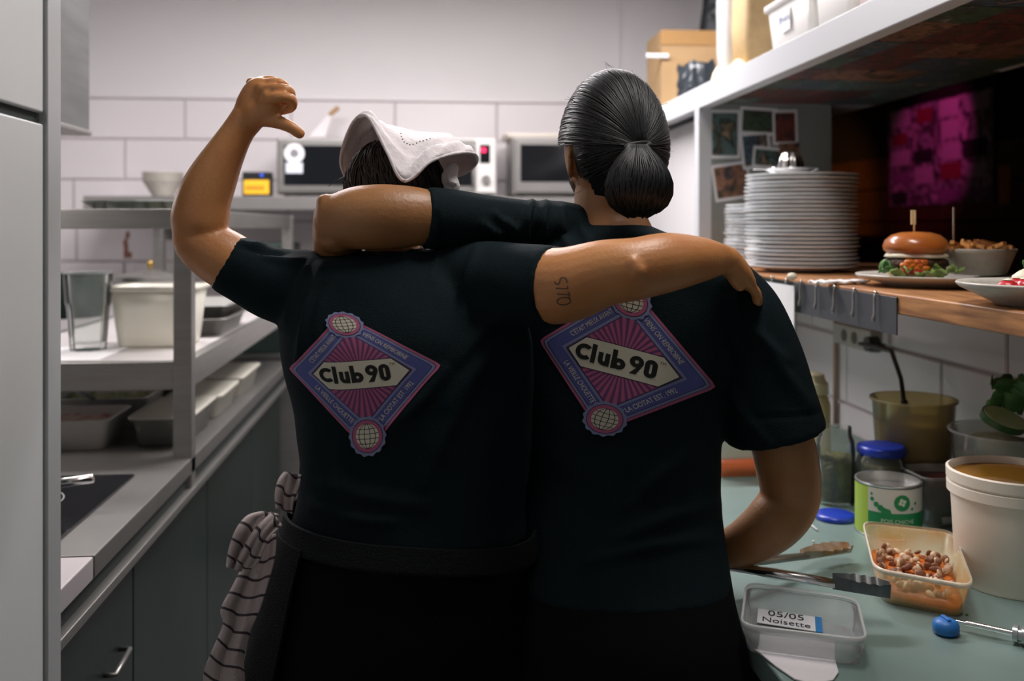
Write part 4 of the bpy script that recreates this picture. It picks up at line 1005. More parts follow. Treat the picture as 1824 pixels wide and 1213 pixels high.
# clear oil tub with immersion stick
c = Pd(1627, 850, 2.10); c.z = z
t = thing('clear_tub', 'large clear tub of cloudy oil behind the jars', 'tub', c)
H, R = .215, .086
oilm = mat('cloudy_oil', (.46, .36, .12), .3, col2=(.36, .27, .09), vscale=10)
oilc = clear_mat('oily_plastic', (.93, .86, .62), (.80, .66, .36), .34, .15, .12)
MB().lathe([(.0, .0), (R * .8, .0), (R * .84, .004), (R, H), (R * 1.06, H + .001), (R * 1.06, H + .006), (R * .97, H + .004), (R * .81, .006), (0, .005)], c, 48).build('body', oilc, t, True)
MB().lathe([(.0, .0065), (R * .80, .0065), (R * .955, H * .80), (0, H * .80)], c, 40).build('oil', oilm, t, 'auto')
q = PX(1611, 722, 1.075)
t = thing('stick_blender', 'grey steel head dipped in the oil tub', 'blender', q)
MB().tube([q + Vector((0, 0, .004)), q + Vector((0, 0, -.03)), q + Vector((0, 0, -.05))], [.010, .016, .017], 16).build('head', mat('grey_steel', (.30, .33, .33), .35, .7), t, True)
MB().tube([q + Vector((0, 0, .002)), q + Vector((0, 0, .012))], .0075, 12).build('collar', blackp, t, True)
# dark red tub
c = Pd(1668, 900, 1.95)
t = thing('sauce_tub', 'clear tub of dark red sauce behind the tin can', 'tub', (c.x, c.y, z))
H = .095
MB().loft([rrect(c.x, c.y, .045, .05, .015, z), rrect(c.x, c.y, .052, .056, .017, z + H), rrect(c.x, c.y, .057, .061, .018, z + H), rrect(c.x, c.y, .057, .061, .018, z + H + .004), rrect(c.x, c.y, .049, .053, .017, z + H + .003), rrect(c.x, c.y, .043, .048, .015, z + .004)]).build('body', clearp, t, True)
MB().loft([rrect(c.x, c.y, .0425, .0475, .015, z + .0045), rrect(c.x, c.y, .049, .053, .016, z + H * .88)]).build('red_sauce', mat('dark_red', (.13, .012, .010), .3, col2=(.05, .01, .01), vscale=30), t, True)
B(c.x - .02, c.x + .004, c.y - .058, c.y - .053, z + .008, z + .022).build('spout', clearp, t, bevel=.002)
# salad tub with cucumber
c = Pd(1790, 850, 1.86); c.z = z
t = thing('salad_tub', 'clear round tub topped with salad at the right', 'tub', c)
H, R = .195, .098
MB().lathe([(.0, .0), (R * .85, .0), (R * .98, H), (R * 1.05, H + .001), (R * 1.05, H + .006), (R * .95, H + .004), (R * .83, .005), (0, .005)], c, 48).build('body', clearp, t, True)
MB().lathe([(.0, .006), (R * .82, .006), (R * .94, H * .8), (R * .6, H * .95), (0, H)], c, 36).build('salad_filling', mat('salad_dark', (.14, .13, .05), .5, col2=(.30, .28, .20), vscale=25), t, True)
for i, (px, py, d, sc, rz) in enumerate(((1795, 712, 1.86, 1.5, .3), (1812, 722, 1.84, 1.3, 1.7), (1785, 726, 1.86, 1.1, 2.6), (1805, 700, 1.90, 1.2, 4.0), (1826, 716, 1.82, 1.3, 5.1))):
    p = Pd(px, py, d); put_leaf(lm1, p, (.7 * math.sin(i), .5, rz), 'dark green herb leaf on the salad tub', 'herb leaves on the salad tub', sc * 1.2)
p = Pd(1788, 748, 1.80)
t = thing('cucumber_slice', 'thick cucumber slice on the rim of the salad tub', 'cucumber', p)
rm = Matrix.Rotation(.5, 3, 'X') @ Matrix.Rotation(.25, 3, 'Y')
def disc(r0, r1, h0, h1, n=32): return [[p + rm @ Vector((r * math.cos(2 * PI * j / n), r * .72 * math.sin(2 * PI * j / n), h)) for j in range(n)] for r, h in ((r0, h0), (r1, h1))]
MB().loft(disc(.046, .047, -.008, .006)).build('peel', mat('cucumber_peel', (.03, .09, .02), .3), t, 'auto')
MB().loft(disc(.0445, .0435, .0055, .0072)).build('flesh', mat('cucumber_flesh', (.52, .62, .38), .3, col2=(.42, .55, .28), vscale=30), t, 'auto')
c = Pd(1838, 815, 1.80); 
tag(MB().lathe([(.0, .0), (.045, .0), (.05, .003), (.05, .01), (.046, .012), (0, .012)], (c.x + .02, c.y + .02, z + .2), 32).build('white_lid', milkw, None, True), 'white plastic lid lying on the salad tub at the right edge', 'lid')
# orange box seen under the arm
c = Pd(1308, 830, 2.33)
t = thing('plastic_tub', 'clear tub of orange food seen between torso and arm', 'tub', (c.x, c.y, z))
H = .10
MB().loft([rrect(c.x, c.y, .058, .06, .015, z), rrect(c.x, c.y, .068, .07, .017, z + H), rrect(c.x, c.y, .072, .074, .018, z + H), rrect(c.x, c.y, .072, .074, .018, z + H + .004), rrect(c.x, c.y, .065, .067, .017, z + H + .003), rrect(c.x, c.y, .056, .058, .015, z + .004)]).build('body', milky, t, True)
MB().loft([rrect(c.x, c.y, .059, .061, .015, z + .003), rrect(c.x, c.y, .064, .066, .016, z + H * .45)]).build('orange_filling', mat('orange_red', (.75, .16, .05), .4), t, True)

# ================================================================ PEOPLE
def cr(pts, n=6, closed=False):
    """Catmull-Rom through tuples"""
    P = [np.array(p, float) for p in pts]; out = []; m = len(P)
    rng = range(m) if closed else range(m - 1)
    for i in rng:
        if closed: a, b, c_, d = P[i - 1], P[i], P[(i + 1) % m], P[(i + 2) % m]
        else: a, b, c_, d = P[max(i - 1, 0)], P[i], P[i + 1], P[min(i + 2, m - 1)]
        for k in range(n):
            t = k / n; out.append(.5 * (2 * b + (c_ - a) * t + (2 * a - 5 * b + 4 * c_ - d) * t * t + (3 * b - a - 3 * c_ + d) * t ** 3))
    if not closed: out.append(P[-1])
    return out

def limb(mb, pts, n=24, sub=6, cap0='round', cap1='round', ratio=1.0):
    """tapering limb: (px, py, distance, radius in px at that distance[, depth ratio])"""
    pts = [tuple(p) + ((ratio,) if len(p) == 4 else ()) for p in pts]
    q = cr(pts, sub); W3 = [Pd(p[0], p[1], p[2]) for p in q]; rad = [p[3] * p[2] / FPX for p in q]; rat = [p[4] for p in q]
    rings = []; n1 = None
    def ring(c, t, r, ra):
        nonlocal n1
        a = t.cross(FV)
        if a.length < .25: a = n1 if n1 is not None else t.cross(UV)
        a = a - t * a.dot(t); a.normalize(); n1 = a
        b = t.cross(a)
        return [c + a * (r * math.cos(2 * PI * j / n)) + b * (r * ra * math.sin(2 * PI * j / n)) for j in range(n)]
    T = [(W3[min(i + 1, len(W3) - 1)] - W3[max(i - 1, 0)]).normalized() for i in range(len(W3))]
    if cap0 == 'round':
        for s, o in ((.30, .92), (.62, .75), (.86, .45)): rings.append(ring(W3[0] - T[0] * rad[0] * o, T[0], rad[0] * s, rat[0]))
    for i in range(len(W3)): rings.append(ring(W3[i], T[i], rad[i], rat[i]))
    if cap1 == 'round':
        for s, o in ((.86, .45), (.62, .75), (.30, .92)): rings.append(ring(W3[-1] + T[-1] * rad[-1] * o, T[-1], rad[-1] * s, rat[-1]))
    mb.loft(rings); return mb

def torso(mb, rows, n=48, e=2.4, sub=5):
    """stacked body sections: (left px, right px, py, distance, half depth in m)"""
    rings = []
    for (l, r, y, d, hd) in cr(rows, sub):
        c = Pd((l + r) / 2, y, d); hw = (r - l) / 2 * d / FPX; ring = []
        for j in range(n):
            a = 2 * PI * j / n; ca, sa = math.cos(a), math.sin(a)
            ring.append(c + RV * (hw * math.copysign(abs(ca) ** (2 / e), ca)) + FV * (hd * math.copysign(abs(sa) ** (2 / e), sa)))
        rings.append(ring)
    mb.loft(rings); return mb

def union(mb, name, voxel, smooth_n=6, fac=.5):
    me = mb.mesh('tmp'); o = bpy.data.objects.new('tmp', me); C.objects.link(o)
    bm = bmesh.new(); bm.from_mesh(me); bmesh.ops.recalc_face_normals(bm, faces=bm.faces); bm.to_mesh(me); bm.free()
    r = o.modifiers.new('r', 'REMESH'); r.mode = 'VOXEL'; r.voxel_size = voxel
    if smooth_n: s = o.modifiers.new('s', 'SMOOTH'); s.factor = fac; s.iterations = smooth_n
    dg = bpy.context.evaluated_depsgraph_get(); dg.update()
    out = bpy.data.meshes.new_from_object(o.evaluated_get(dg)); out.name = name
    bpy.data.objects.remove(o); bpy.data.meshes.remove(me)
    return out

def project(co):
    d = co - np.array(ORG); f = np.array(FV); r = np.array(RV)
    dep = d @ f; return CX + FPX * (d @ r) / dep, HY - FPX * d[:, 2] / dep, dep

def folds(me, lines, only_near=None, noise_amp=.0):
    """cloth folds: ridges along short lines on the side facing the viewer of the photograph's back view, plus soft waves"""
    n = len(me.vertices); co = np.empty(n * 3); me.vertices.foreach_get('co', co); co = co.reshape(-1, 3)
    no = np.empty(n * 3); me.vertices.foreach_get('normal', no); no = no.reshape(-1, 3)
    x, y, dep = project(co); disp = np.zeros(n)
    face = np.clip(-(no @ np.array(FV)) + .55, 0, 1)
    for (x0, y0, x1, y1, w, amp) in lines:
        dx, dy = x1 - x0, y1 - y0; L2 = dx * dx + dy * dy
        t = np.clip(((x - x0) * dx + (y - y0) * dy) / L2, 0, 1)
        bend = 6 * np.sin(t * 3.1)
        dd = np.hypot(x - (x0 + t * dx) + bend * dy / math.sqrt(L2), y - (y0 + t * dy) - bend * dx / math.sqrt(L2))
        taper = np.clip(1 - np.abs(t - .5) * 1.2, .15, 1)
        disp += 2.4 * amp * np.exp(-(dd / w) ** 2) * taper * face
    if noise_amp:
        p = co
        disp += noise_amp * (np.sin(p[:, 0] * 31 + 2.2 * np.sin(p[:, 2] * 17 + 1.3)) * np.sin(p[:, 2] * 23 + 1.7 * np.sin(p[:, 0] * 21)) + .5 * np.sin(p[:, 0] * 60 + p[:, 2] * 47 + 3 * np.sin(p[:, 2] * 22)))
    co = co + no * disp[:, None]
    me.vertices.foreach_set('co', co.ravel()); me.update()

def head_pt(v, grow=0.0):
    x, y, z_ = v; ax, ay, az = .074 + grow, .096 + grow, .118 + grow
    X, Y, Z = x * ax, y * ay, z_ * az
    if z_ < 0: X *= 1 - .22 * (-z_) ** 1.4
    if z_ < -.2 and y < 0: Y *= 1 - .35 * min(1, (-z_ - .2) / .6)
    if y > 0:
        g2 = lambda cx, cz, sx, sz: math.exp(-((x - cx) / sx) ** 2 - ((z_ - cz) / sz) ** 2)
        Y += .022 * g2(0, -.14, .13, .13) + .010 * g2(0, .0, .10, .14) + .007 * g2(0, -.82, .3, .14) + .006 * g2(0, -.48, .22, .06) + .004 * g2(0, .18, .5, .08)
        Y -= .008 * (g2(.36, .04, .16, .10) + g2(-.36, .04, .16, .10))
        Y -= .004 * g2(0, -.62, .3, .06)
    return X, Y, Z
class Head:
    def __init__(s, c, yaw=0, pitch=0, roll=0, k=1.0):
        r, f, u = RV.copy(), FV.copy(), UV.copy()
        R3 = Matrix.Rotation(yaw, 3, UV); r, f = R3 @ r, R3 @ f
        R3 = Matrix.Rotation(-pitch, 3, r); f, u = R3 @ f, R3 @ u
        R3 = Matrix.Rotation(roll, 3, f); r, u = R3 @ r, R3 @ u
        s.c, s.r, s.f, s.u, s.k = c, r, f, u, k
    def at(s, v, grow=0.0):
        x, y, z_ = head_pt(v, grow); return s.c + (s.r * x + s.f * y + s.u * z_) * s.k
    def loc(s, p):
        d = (p - s.c) / s.k; return Vector((d.dot(s.r), d.dot(s.f), d.dot(s.u)))
    def mesh(s, mb, grow=0.0, n=48, m=36):
        rings = []
        for i in range(1, m):
            a = -PI / 2 + PI * i / m
            rings.append([s.at((math.cos(a) * math.cos(2 * PI * j / n), math.cos(a) * math.sin(2 * PI * j / n), math.sin(a)), grow) for j in range(n)])
        mb.loft(rings)
    def ear(s, mb, side):
        c = s.c + (s.r * (.073 * side) + s.f * .000 + s.u * -.022) * s.k
        a = (s.r * side * .55 - s.f * .8).normalized(); up = (s.u + s.f * -.12).normalized(); nrm = up.cross(a).normalized()
        rings = []
        for sc, off in ((1.0, .0), (1.02, .006), (.80, .009), (.62, .004), (.3, .001)):
            rings.append([c + a * ((.013 + .012 * sc * math.cos(t)) * (1.0)) + up * (.031 * sc * math.sin(t) * (1.1 if math.sin(t) > 0 else .85)) + nrm * (off * side * -1) for t in [2 * PI * j / 24 for j in range(24)]])
        base = [c + s.r * (-.02 * side) + up * (.022 * math.sin(t)) + a * (.010 * math.cos(t)) for t in [2 * PI * j / 24 for j in range(24)]]
        mb.loft([base] + rings)
    def cap_shell(s, mb, keep, grow, n=160, m=110):
        idx = {}; vs = []; fs = []
        def vid(i, j):
            k = (i, j % n)
            if k not in idx:
                a = -PI / 2 + PI * i / m
                idx[k] = len(vs); vs.append(s.at((math.cos(a) * math.cos(2 * PI * j / n), math.cos(a) * math.sin(2 * PI * j / n), math.sin(a)), grow))
            return idx[k]
        for i in range(1, m - 1):
            for j in range(n):
                a = -PI / 2 + PI * (i + .5) / m; t = 2 * PI * (j + .5) / n
                if keep(math.cos(a) * math.cos(t), math.cos(a) * math.sin(t), math.sin(a)): fs.append((vid(i, j), vid(i, j + 1), vid(i + 1, j + 1), vid(i + 1, j)))
        top = len(vs); vs.append(s.at((0, 0, 1), grow))
        for j in range(n): fs.append((vid(m - 1, j), vid(m - 1, j + 1), top))
        mb.add(vs, fs)

def finger(mb, pts, r, n=12):
    """pts: world points knuckle..tip, r px at 1.4 m"""
    q = cr([(*p, ) for p in pts], 4); rad = [r * (1 - .22 * i / (len(q) - 1)) for i in range(len(q))]
    path = [Vector(p) for p in q]; t = (path[-1] - path[-2]).normalized(); t0 = (path[1] - path[0]).normalized()
    path = [path[0] - t0 * r * .5] + path + [path[-1] + t * rad[-1] * .55, path[-1] + t * rad[-1] * .85]
    rad = [r * .8] + rad + [rad[-1] * .75, rad[-1] * .35]
    mb.tube(path, rad, n)

def legs(mb, xs, d, ytop, r0, r1):
    for x in xs: limb(mb, [(x, ytop, d, r0, 1.05), (x, 1600, d, r0 * .82), (x + 4, 1700, d, r0 * .72), (x, 2100, d + .01, r1)], 24, 6)
def shoes(parent, xs, d, m):
    for x in xs:
        c = Pd(x, 2150, d); rings = []
        for u, w, h in ((-.09, .018, .045), (-.08, .034, .075), (-.03, .040, .085), (.05, .044, .07), (.12, .046, .05), (.16, .036, .035), (.175, .015, .02)):
            ring = []
            for j in range(20):
                a = 2 * PI * j / 20; ring.append(Vector((c.x, c.y, 0)) + FV * u + RV * (w * math.cos(a)) + UV * max(.001, h * (.5 + .5 * math.sin(a)) if math.sin(a) > 0 else h * .5 * (1 + math.sin(a) * 1.3)))
            rings.append(ring)
        MB().loft(rings).build('shoe', m, parent, True)

# ---------------------------------------------------------------- cook with the white hat (left)
dL = 1.43
PL = thing('person', 'cook in white bucket hat and black logo t-shirt pointing a thumb at the back', 'person', (Pd(690, 1000, dL).x, Pd(690, 1000, dL).y, 0))
headL = Head(Pd(716, 362, 1.56), yaw=-.45, pitch=.35, roll=.08, k=.86)
b = MB()
headL.mesh(b); headL.ear(b, 1); headL.ear(b, -1)
limb(b, [(700, 520, 1.46, 62), (700, 440, 1.485, 48), (712, 370, 1.52, 46)], ratio=1.0)
torso(b, [(560, 790, 470, dL + .01, .06), (530, 850, 520, dL, .08), (530, 850, 640, dL, .085), (560, 860, 820, dL, .08), (550, 870, 960, dL, .09), (520, 890, 1100, dL, .1)])
# left arm raised, thumb out
limb(b, [(590, 535, 1.44, 50), (500, 508, 1.435, 50), (440, 482, 1.43, 51), (395, 458, 1.425, 52), (356, 432, 1.42, 46)])
limb(b, [(347, 425, 1.42, 40), (355, 395, 1.42, 50), (363, 355, 1.42, 48), (380, 315, 1.42, 43), (402, 272, 1.42, 34.5), (424, 234, 1.42, 29, .85), (440, 212, 1.42, 30, .8)])
limb(b, [(318, 428, 1.42, 12), (335, 418, 1.42, 24)])
# fist: back of the hand
limb(b, [(440, 215, 1.42, 29, .7), (453, 190, 1.42, 34, .62), (462, 168, 1.42, 32, .62)])
limb(b, [(452, 205, 1.41, 26, .7), (478, 196, 1.405, 22, .8), (484, 180, 1.40, 18, .8)])
def HP(*a): return [Pd(*p) for p in a]
finger(b, HP((470, 180, 1.398), (497, 174, 1.384), (519, 176, 1.388), (520, 191, 1.40), (504, 197, 1.41)), .0086)
finger(b, HP((463, 163, 1.408), (494, 158, 1.396), (516, 162, 1.402), (516, 180, 1.42), (500, 186, 1.43)), .0086)
finger(b, HP((455, 152, 1.424), (486, 147, 1.412), (506, 151, 1.418), (506, 172, 1.437), (492, 178, 1.445)), .0080)
finger(b, HP((447, 149, 1.440), (474, 142, 1.43), (492, 146, 1.435), (492, 166, 1.45), (478, 172, 1.455)), .0072)
finger(b, HP((470, 213, 1.408), (497, 218, 1.40), (519, 227, 1.398), (534, 238, 1.40)), .0110)
for kx, ky, kd in ((476, 170, 1.396), (466, 157, 1.408), (457, 149, 1.424), (449, 147, 1.44)): b.ell(Pd(kx, ky, kd), .0095, .0095, .0085, 12, 8)
# right arm laid over the other cook
limb(b, [(850, 505, 1.41, 60), (930, 508, 1.35, 67), (1005, 508, 1.305, 68), (1075, 487, 1.285, 60), (1132, 479, 1.275, 56), (1190, 467, 1.29, 53), (1248, 462, 1.335, 40), (1284, 462, 1.375, 28, .75), (1298, 466, 1.39, 25, .8)])
limb(b, [(1128, 468, 1.24, 14), (1136, 484, 1.238, 16)])
limb(b, [(1294, 462, 1.385, 25, .9), (1312, 482, 1.405, 23, 1.3), (1326, 499, 1.42, 17, 1.7)])
for i in range(4):
    o_ = .019 * i; s_ = (0, 3, 2, -4)[i]
    finger(b, HP((1318, 489, 1.392 + o_), (1336, 508, 1.405 + o_), (1345 + s_, 522, 1.42 + o_), (1348 + s_, 537 + s_, 1.435 + o_)), .0085)
finger(b, HP((1303, 478, 1.38), (1306, 496, 1.385), (1318, 512, 1.395)), .0095)
legs(b, (610, 770), dL + .02, 1150, 62, 40)
me = union(b, 'body', .0030, 3)
bodyL = fin(me, 'body', skinL, PL, True)

# shirt
b = MB()
rowsL = [(640, 765, 447, 1.475, .055), (575, 815, 455, 1.46, .075), (530, 850, 478, 1.45, .095), (505, 915, 530, 1.44, .112), (500, 945, 590, dL, .122), (508, 950, 650, dL, .124), (525, 950, 720, dL, .122), (538, 944, 820, dL, .118), (530, 935, 900, dL, .122), (508, 940, 950, dL, .13)]
torso(b, rowsL)
limb(b, [(600, 530, 1.445, 62), (545, 518, 1.44, 72), (490, 505, 1.435, 66), (440, 484, 1.43, 58), (403, 466, 1.425, 55)], cap1='flat')
limb(b, [(800, 500, 1.44, 66), (850, 503, 1.41, 74), (930, 508, 1.35, 75), (992, 511, 1.313, 74)], cap1='flat')
me = union(b, 'shirt', .0052, 9)
fL = [(556, 462, 508, 570, 5, .0035), (574, 470, 530, 640, 6, .003), (600, 500, 560, 600, 9, .003), (432, 432, 480, 432, 6, .0035), (430, 440, 520, 448, 5, -.003), (470, 455, 540, 462, 6, .003),
      (690, 452, 780, 452, 4, .004), (770, 440, 720, 470, 6, .003), (800, 436, 770, 500, 7, .003), (850, 440, 830, 560, 9, .003), (900, 560, 820, 640, 12, .004), (905, 600, 800, 720, 14, .004), (860, 650, 760, 860, 16, .004),
      (560, 900, 700, 930, 12, .004), (580, 860, 760, 900, 14, .003), (600, 820, 640, 900, 14, .003), (960, 445, 945, 580, 6, .0015), (985, 440, 968, 585, 3, -.0015), (700, 760, 790, 660, 12, .004)]
folds(me, fL, noise_amp=.0009)
shirtL = fin(me, 'shirt', shirtm, PL, True); lab(shirtL, 'black t-shirt with a pink and blue back print')
# trousers and apron
b = MB()
torso(b, [(525, 930, 925, dL, .115), (500, 940, 985, dL, .130), (472, 945, 1100, dL, .140), (452, 950, 1213, dL + .005, .14), (470, 925, 1330, dL + .01, .12), (560, 840, 1400, dL + .01, .09)])
legs(b, (590, 790), dL + .015, 1260, 118, 62)
me = union(b, 'trousers', .009, 5)
fin(me, 'trousers', trous, PL, True)
shoes(PL, (590, 790), dL, blackp)
def band(rows, offs, y0f, y1f, n=96, a0=0.0, a1=2 * PI, e=2.4, thick=.004, sub=1):
    """cloth ring round the waist; y0f/y1f give top and bottom heights by angle"""
    closed = abs(a1 - a0 - 2 * PI) < 1e-6
    R_ = cr(rows, 8)
    ys = np.array([r[2] for r in R_]); cols = [np.array([r[i] for r in R_]) for i in (0, 1, 3, 4)]
    def pt(a, y, off):
        l, r, d, hd = [float(np.interp(y, ys, c_)) for c_ in cols]
        c_ = Pd((l + r) / 2, y, d); hw = (r - l) / 2 * d / FPX + off; hd += off; ca, sa = math.cos(a), math.sin(a)
        return c_ + RV * (hw * math.copysign(abs(ca) ** (2 / e), ca)) + FV * (hd * math.copysign(abs(sa) ** (2 / e), sa))
    rings = []; nr = 8
    A = [a0 + (a1 - a0) * j / (n if closed else n - 1) for j in range(n)]
    for k in range(nr + 1): rings.append([pt(a, y0f(a) + (y1f(a) - y0f(a)) * k / nr, offs + thick) for a in A])
    for k in range(nr, -1, -1): rings.append([pt(a, y0f(a) + (y1f(a) - y0f(a)) * k / nr, offs) for a in A])
    mb = MB(); mb.loft(rings + [rings[0]], False, False, closed)
    return mb
rowsW = [(528, 938, 880, dL, .123), (520, 940, 920, dL, .128), (505, 945, 960, dL, .134), (492, 948, 1010, dL, .136), (470, 952, 1110, dL, .144), (450, 955, 1215, dL, .146), (450, 955, 1500, dL, .15)]
apr = band(rowsW, .006, lambda a: 900 + 20 * (1 + math.cos(a)), lambda a: 938 + 22 * (1 + math.cos(a)), thick=.005).build('apron_band', denim, PL, True)
apr = band(rowsW, .009, lambda a: 930 + 16 * (1 + math.cos(a)), lambda a: 1480, a0=-.15 + PI * .02, a1=PI + .85, thick=.004).build('apron_skirt', denim, PL, True)

# hair under the hat
b = MB(); hc = Pd(704, 336, 1.535)
b.ell(hc, .079, .082, .082, 36, 24, Matrix.Rotation(-TH, 3, 'Z'))
rd = random.Random(11)
for k in range(260):
    a = rd.uniform(PI * .9, 2.1 * PI); e0 = rd.uniform(-.2, 1.2); path = []
    for i in range(9):
        e1 = e0 - i * .16; aa = a + .12 * math.sin(i * .5 + k) + (i * .05)
        rr_ = 1.005 + .03 * rd.random()
        path.append(hc + RV * (.079 * rr_ * math.cos(e1) * math.cos(aa)) + FV * (.082 * rr_ * math.cos(e1) * math.sin(aa)) + UV * (.082 * rr_ * math.sin(e1)))
    b.tube(path, [.0006, .0014, .0016, .0016, .0016, .0016, .0014, .001, .0005], 4)
for (pp) in (((632, 300, 1.50), (646, 290, 1.47), (652, 302, 1.465), (640, 315, 1.47)), ((618, 312, 1.52), (598, 322, 1.5), (585, 332, 1.5))):
    b.tube(HP(*pp), .0005, 4)
b.build('hair', hairb, PL, True)
# bucket hat: crown, band and a limp wavy brim
edge = [(720, 323, 1.395), (688, 268, 1.41), (656, 209, 1.45), (631, 216, 1.53), (611, 262, 1.58), (609, 300, 1.60), (634, 328, 1.62), (720, 338, 1.68), (815, 314, 1.66), (847, 294, 1.58), (845, 275, 1.51), (812, 274, 1.45), (768, 288, 1.41)]
ringh = [(738, 284, 1.432), (702, 262, 1.44), (672, 224, 1.475), (664, 219, 1.53), (660, 235, 1.59), (666, 250, 1.62), (690, 262, 1.64), (742, 280, 1.65), (795, 275, 1.63), (815, 268, 1.58), (813, 262, 1.52), (794, 262, 1.46), (766, 270, 1.44)]
topl = [(742, 250, 1.47), (712, 240, 1.475), (690, 226, 1.50), (686, 222, 1.54), (686, 224, 1.58), (692, 229, 1.60), (710, 236, 1.61), (748, 240, 1.615), (784, 238, 1.60), (800, 240, 1.57), (800, 242, 1.53), (785, 244, 1.49), (764, 247, 1.475)]
def loop3(l): return [np.array(Pd(*p)) for p in cr(l, 8, True)]
E_, R_h, T_h = loop3(edge), loop3(ringh), loop3(topl)
ctop = np.array(Pd(745, 236, 1.545))
rings = []
nE = len(E_)
for k in range(9):
    u = k / 8; rings.append([tuple(E_[j] * (1 - u) + R_h[j] * u + np.array(UV) * (.010 * math.sin(PI * u) + .0025 * math.sin(u * 9 + j * .55))) for j in range(nE)])
for k in range(1, 6):
    u = k / 5; rings.append([tuple(R_h[j] * (1 - u) + T_h[j] * u + np.array(UV) * (.004 * math.sin(PI * u))) for j in range(nE)])
for k in (1, 2, 3):
    u = k / 3.2; rings.append([tuple(T_h[j] * (1 - u) + ctop * u) for j in range(nE)])
mb = MB(); mb.loft(rings, False, True)
hat = mb.build('bucket_hat', [linen, linen_in], PL, True)
lab(hat, 'limp white bucket hat with a wavy brim')
sd_ = hat.modifiers.new('s', 'SOLIDIFY'); sd_.thickness = .0035; sd_.offset = 0
mb = MB(); mb.tube([Vector(p) + Vector((0, 0, .0008)) for p in E_] + [Vector(E_[0])], .0026, 8); mb.build('brim_hem', linen, hat, True)
# white neckerchief end beside the hat
b = MB(); limb(b, [(806, 300, 1.50, 12), (800, 318, 1.49, 15), (806, 332, 1.49, 14), (800, 350, 1.50, 14)], 16, 5)
me = union(b, 'neckerchief', .004, 2); folds(me, [(798, 310, 812, 326, 3, .003), (796, 326, 810, 340, 3, .003)])
fin(me, 'neckerchief', linen, PL, True)
dg = bpy.context.evaluated_depsgraph_get(); hb = BVHTree.FromObject(hat, dg); mb = MB()
for (x_, y_) in ((714, 238), (715, 243), (717, 248), (720, 253), (725, 256), (730, 258), (736, 257), (742, 255), (748, 252), (754, 251), (760, 249), (766, 247)):
    r_ = ray(x_, y_).normalized(); h_ = hb.ray_cast(ORG, r_)
    if h_[0] is not None: mb.ell(h_[0] - r_ * .0004, .0011, .0011, .0011, 8, 6)
mb.build('dotted_embroidery', ink, hat, True)['kind'] = 'stuff'

# ---------------------------------------------------------------- cook with the hair bun (right)
dR = 1.52
PR = thing('person', 'cook with black hair in a low bun and black logo t-shirt', 'person', (Pd(1120, 1000, dR).x, Pd(1120, 1000, dR).y, 0))
headR = Head(Pd(1092, 268, 1.55), yaw=.30, pitch=.10, k=1.03)
b = MB(); headR.mesh(b); headR.ear(b, -1); headR.ear(b, 1)
limb(b, [(1100, 520, 1.50, 70), (1095, 440, 1.51, 74), (1088, 395, 1.525, 66), (1085, 340, 1.545, 62)], ratio=.9)
torso(b, [(1000, 1230, 450, dR, .06), (970, 1290, 520, dR, .08), (985, 1270, 640, dR, .085), (990, 1262, 820, dR, .08), (980, 1265, 960, dR - .03, .08), (960, 1270, 1100, dR - .08, .08)])
limb(b, [(1010, 420, 1.52, 36), (930, 398, 1.47, 29), (850, 392, 1.43, 33), (790, 388, 1.41, 40), (748, 386, 1.40, 52), (690, 386, 1.39, 58), (640, 388, 1.39, 57), (606, 392, 1.395, 50)])
limb(b, [(580, 362, 1.385, 18), (588, 384, 1.385, 30), (600, 410, 1.40, 44)])
limb(b, [(604, 388, 1.395, 46), (602, 425, 1.44, 45), (604, 470, 1.53, 40), (620, 540, 1.60, 34), (640, 600, 1.625, 28)])
limb(b, [(640, 600, 1.625, 28, .6), (655, 650, 1.63, 32, .5)])
for i in range(4): finger(b, HP((640 + 12 * i, 668, 1.63), (644 + 13 * i, 700, 1.625), (646 + 13 * i, 725, 1.615)), .0085)
finger(b, HP((676, 620, 1.625), (700, 645, 1.62), (708, 668, 1.61)), .0098)
limb(b, [(1300, 540, 1.51, 55), (1345, 650, 1.51, 56), (1388, 770, 1.515, 56), (1404, 840, 1.52, 56), (1406, 890, 1.525, 52), (1378, 930, 1.52, 50), (1335, 962, 1.53, 42), (1285, 985, 1.555, 33, .8), (1262, 990, 1.59, 30, .7)])
limb(b, [(1265, 990, 1.58, 30, .7), (1235, 1000, 1.63, 34, .6)])
for i in range(4): finger(b, HP((1228, 985 + 11 * i, 1.645), (1200, 990 + 12 * i, 1.665), (1180, 994 + 12 * i, 1.675)), .0085)
finger(b, HP((1240, 970, 1.64), (1222, 955, 1.66), (1208, 948, 1.67)), .0098)
legs(b, (1020, 1200), dR - .07, 1150, 60, 40)
me = union(b, 'body', .0036, 4)
fin(me, 'body', skinR, PR, True)
# shirt
b = MB()
rowsR = [(1035, 1150, 398, 1.525, .06), (1000, 1190, 415, 1.52, .08), (955, 1260, 440, 1.515, .095), (930, 1310, 475, 1.515, .108), (915, 1325, 520, dR, .118), (902, 1312, 590, dR, .124), (900, 1292, 680, dR, .124), (902, 1284, 760, dR, .12), (918, 1280, 850, dR - .005, .118), (915, 1286, 930, dR - .02, .122), (912, 1295, 1000, dR - .045, .124), (910, 1302, 1040, dR - .06, .126)]
torso(b, rowsR)
limb(b, [(1285, 505, 1.515, 58), (1318, 560, 1.51, 74), (1345, 630, 1.51, 80), (1368, 715, 1.51, 85), (1383, 776, 1.51, 89)], cap1='flat')
limb(b, [(1060, 425, 1.525, 52), (1000, 405, 1.51, 47), (940, 396, 1.47, 40), (860, 392, 1.435, 46), (800, 389, 1.415, 53), (755, 387, 1.402, 57)], cap1='flat')
limb(b, [(1010, 376, 1.55, 16), (1045, 378, 1.545, 16), (1085, 385, 1.53, 16)])
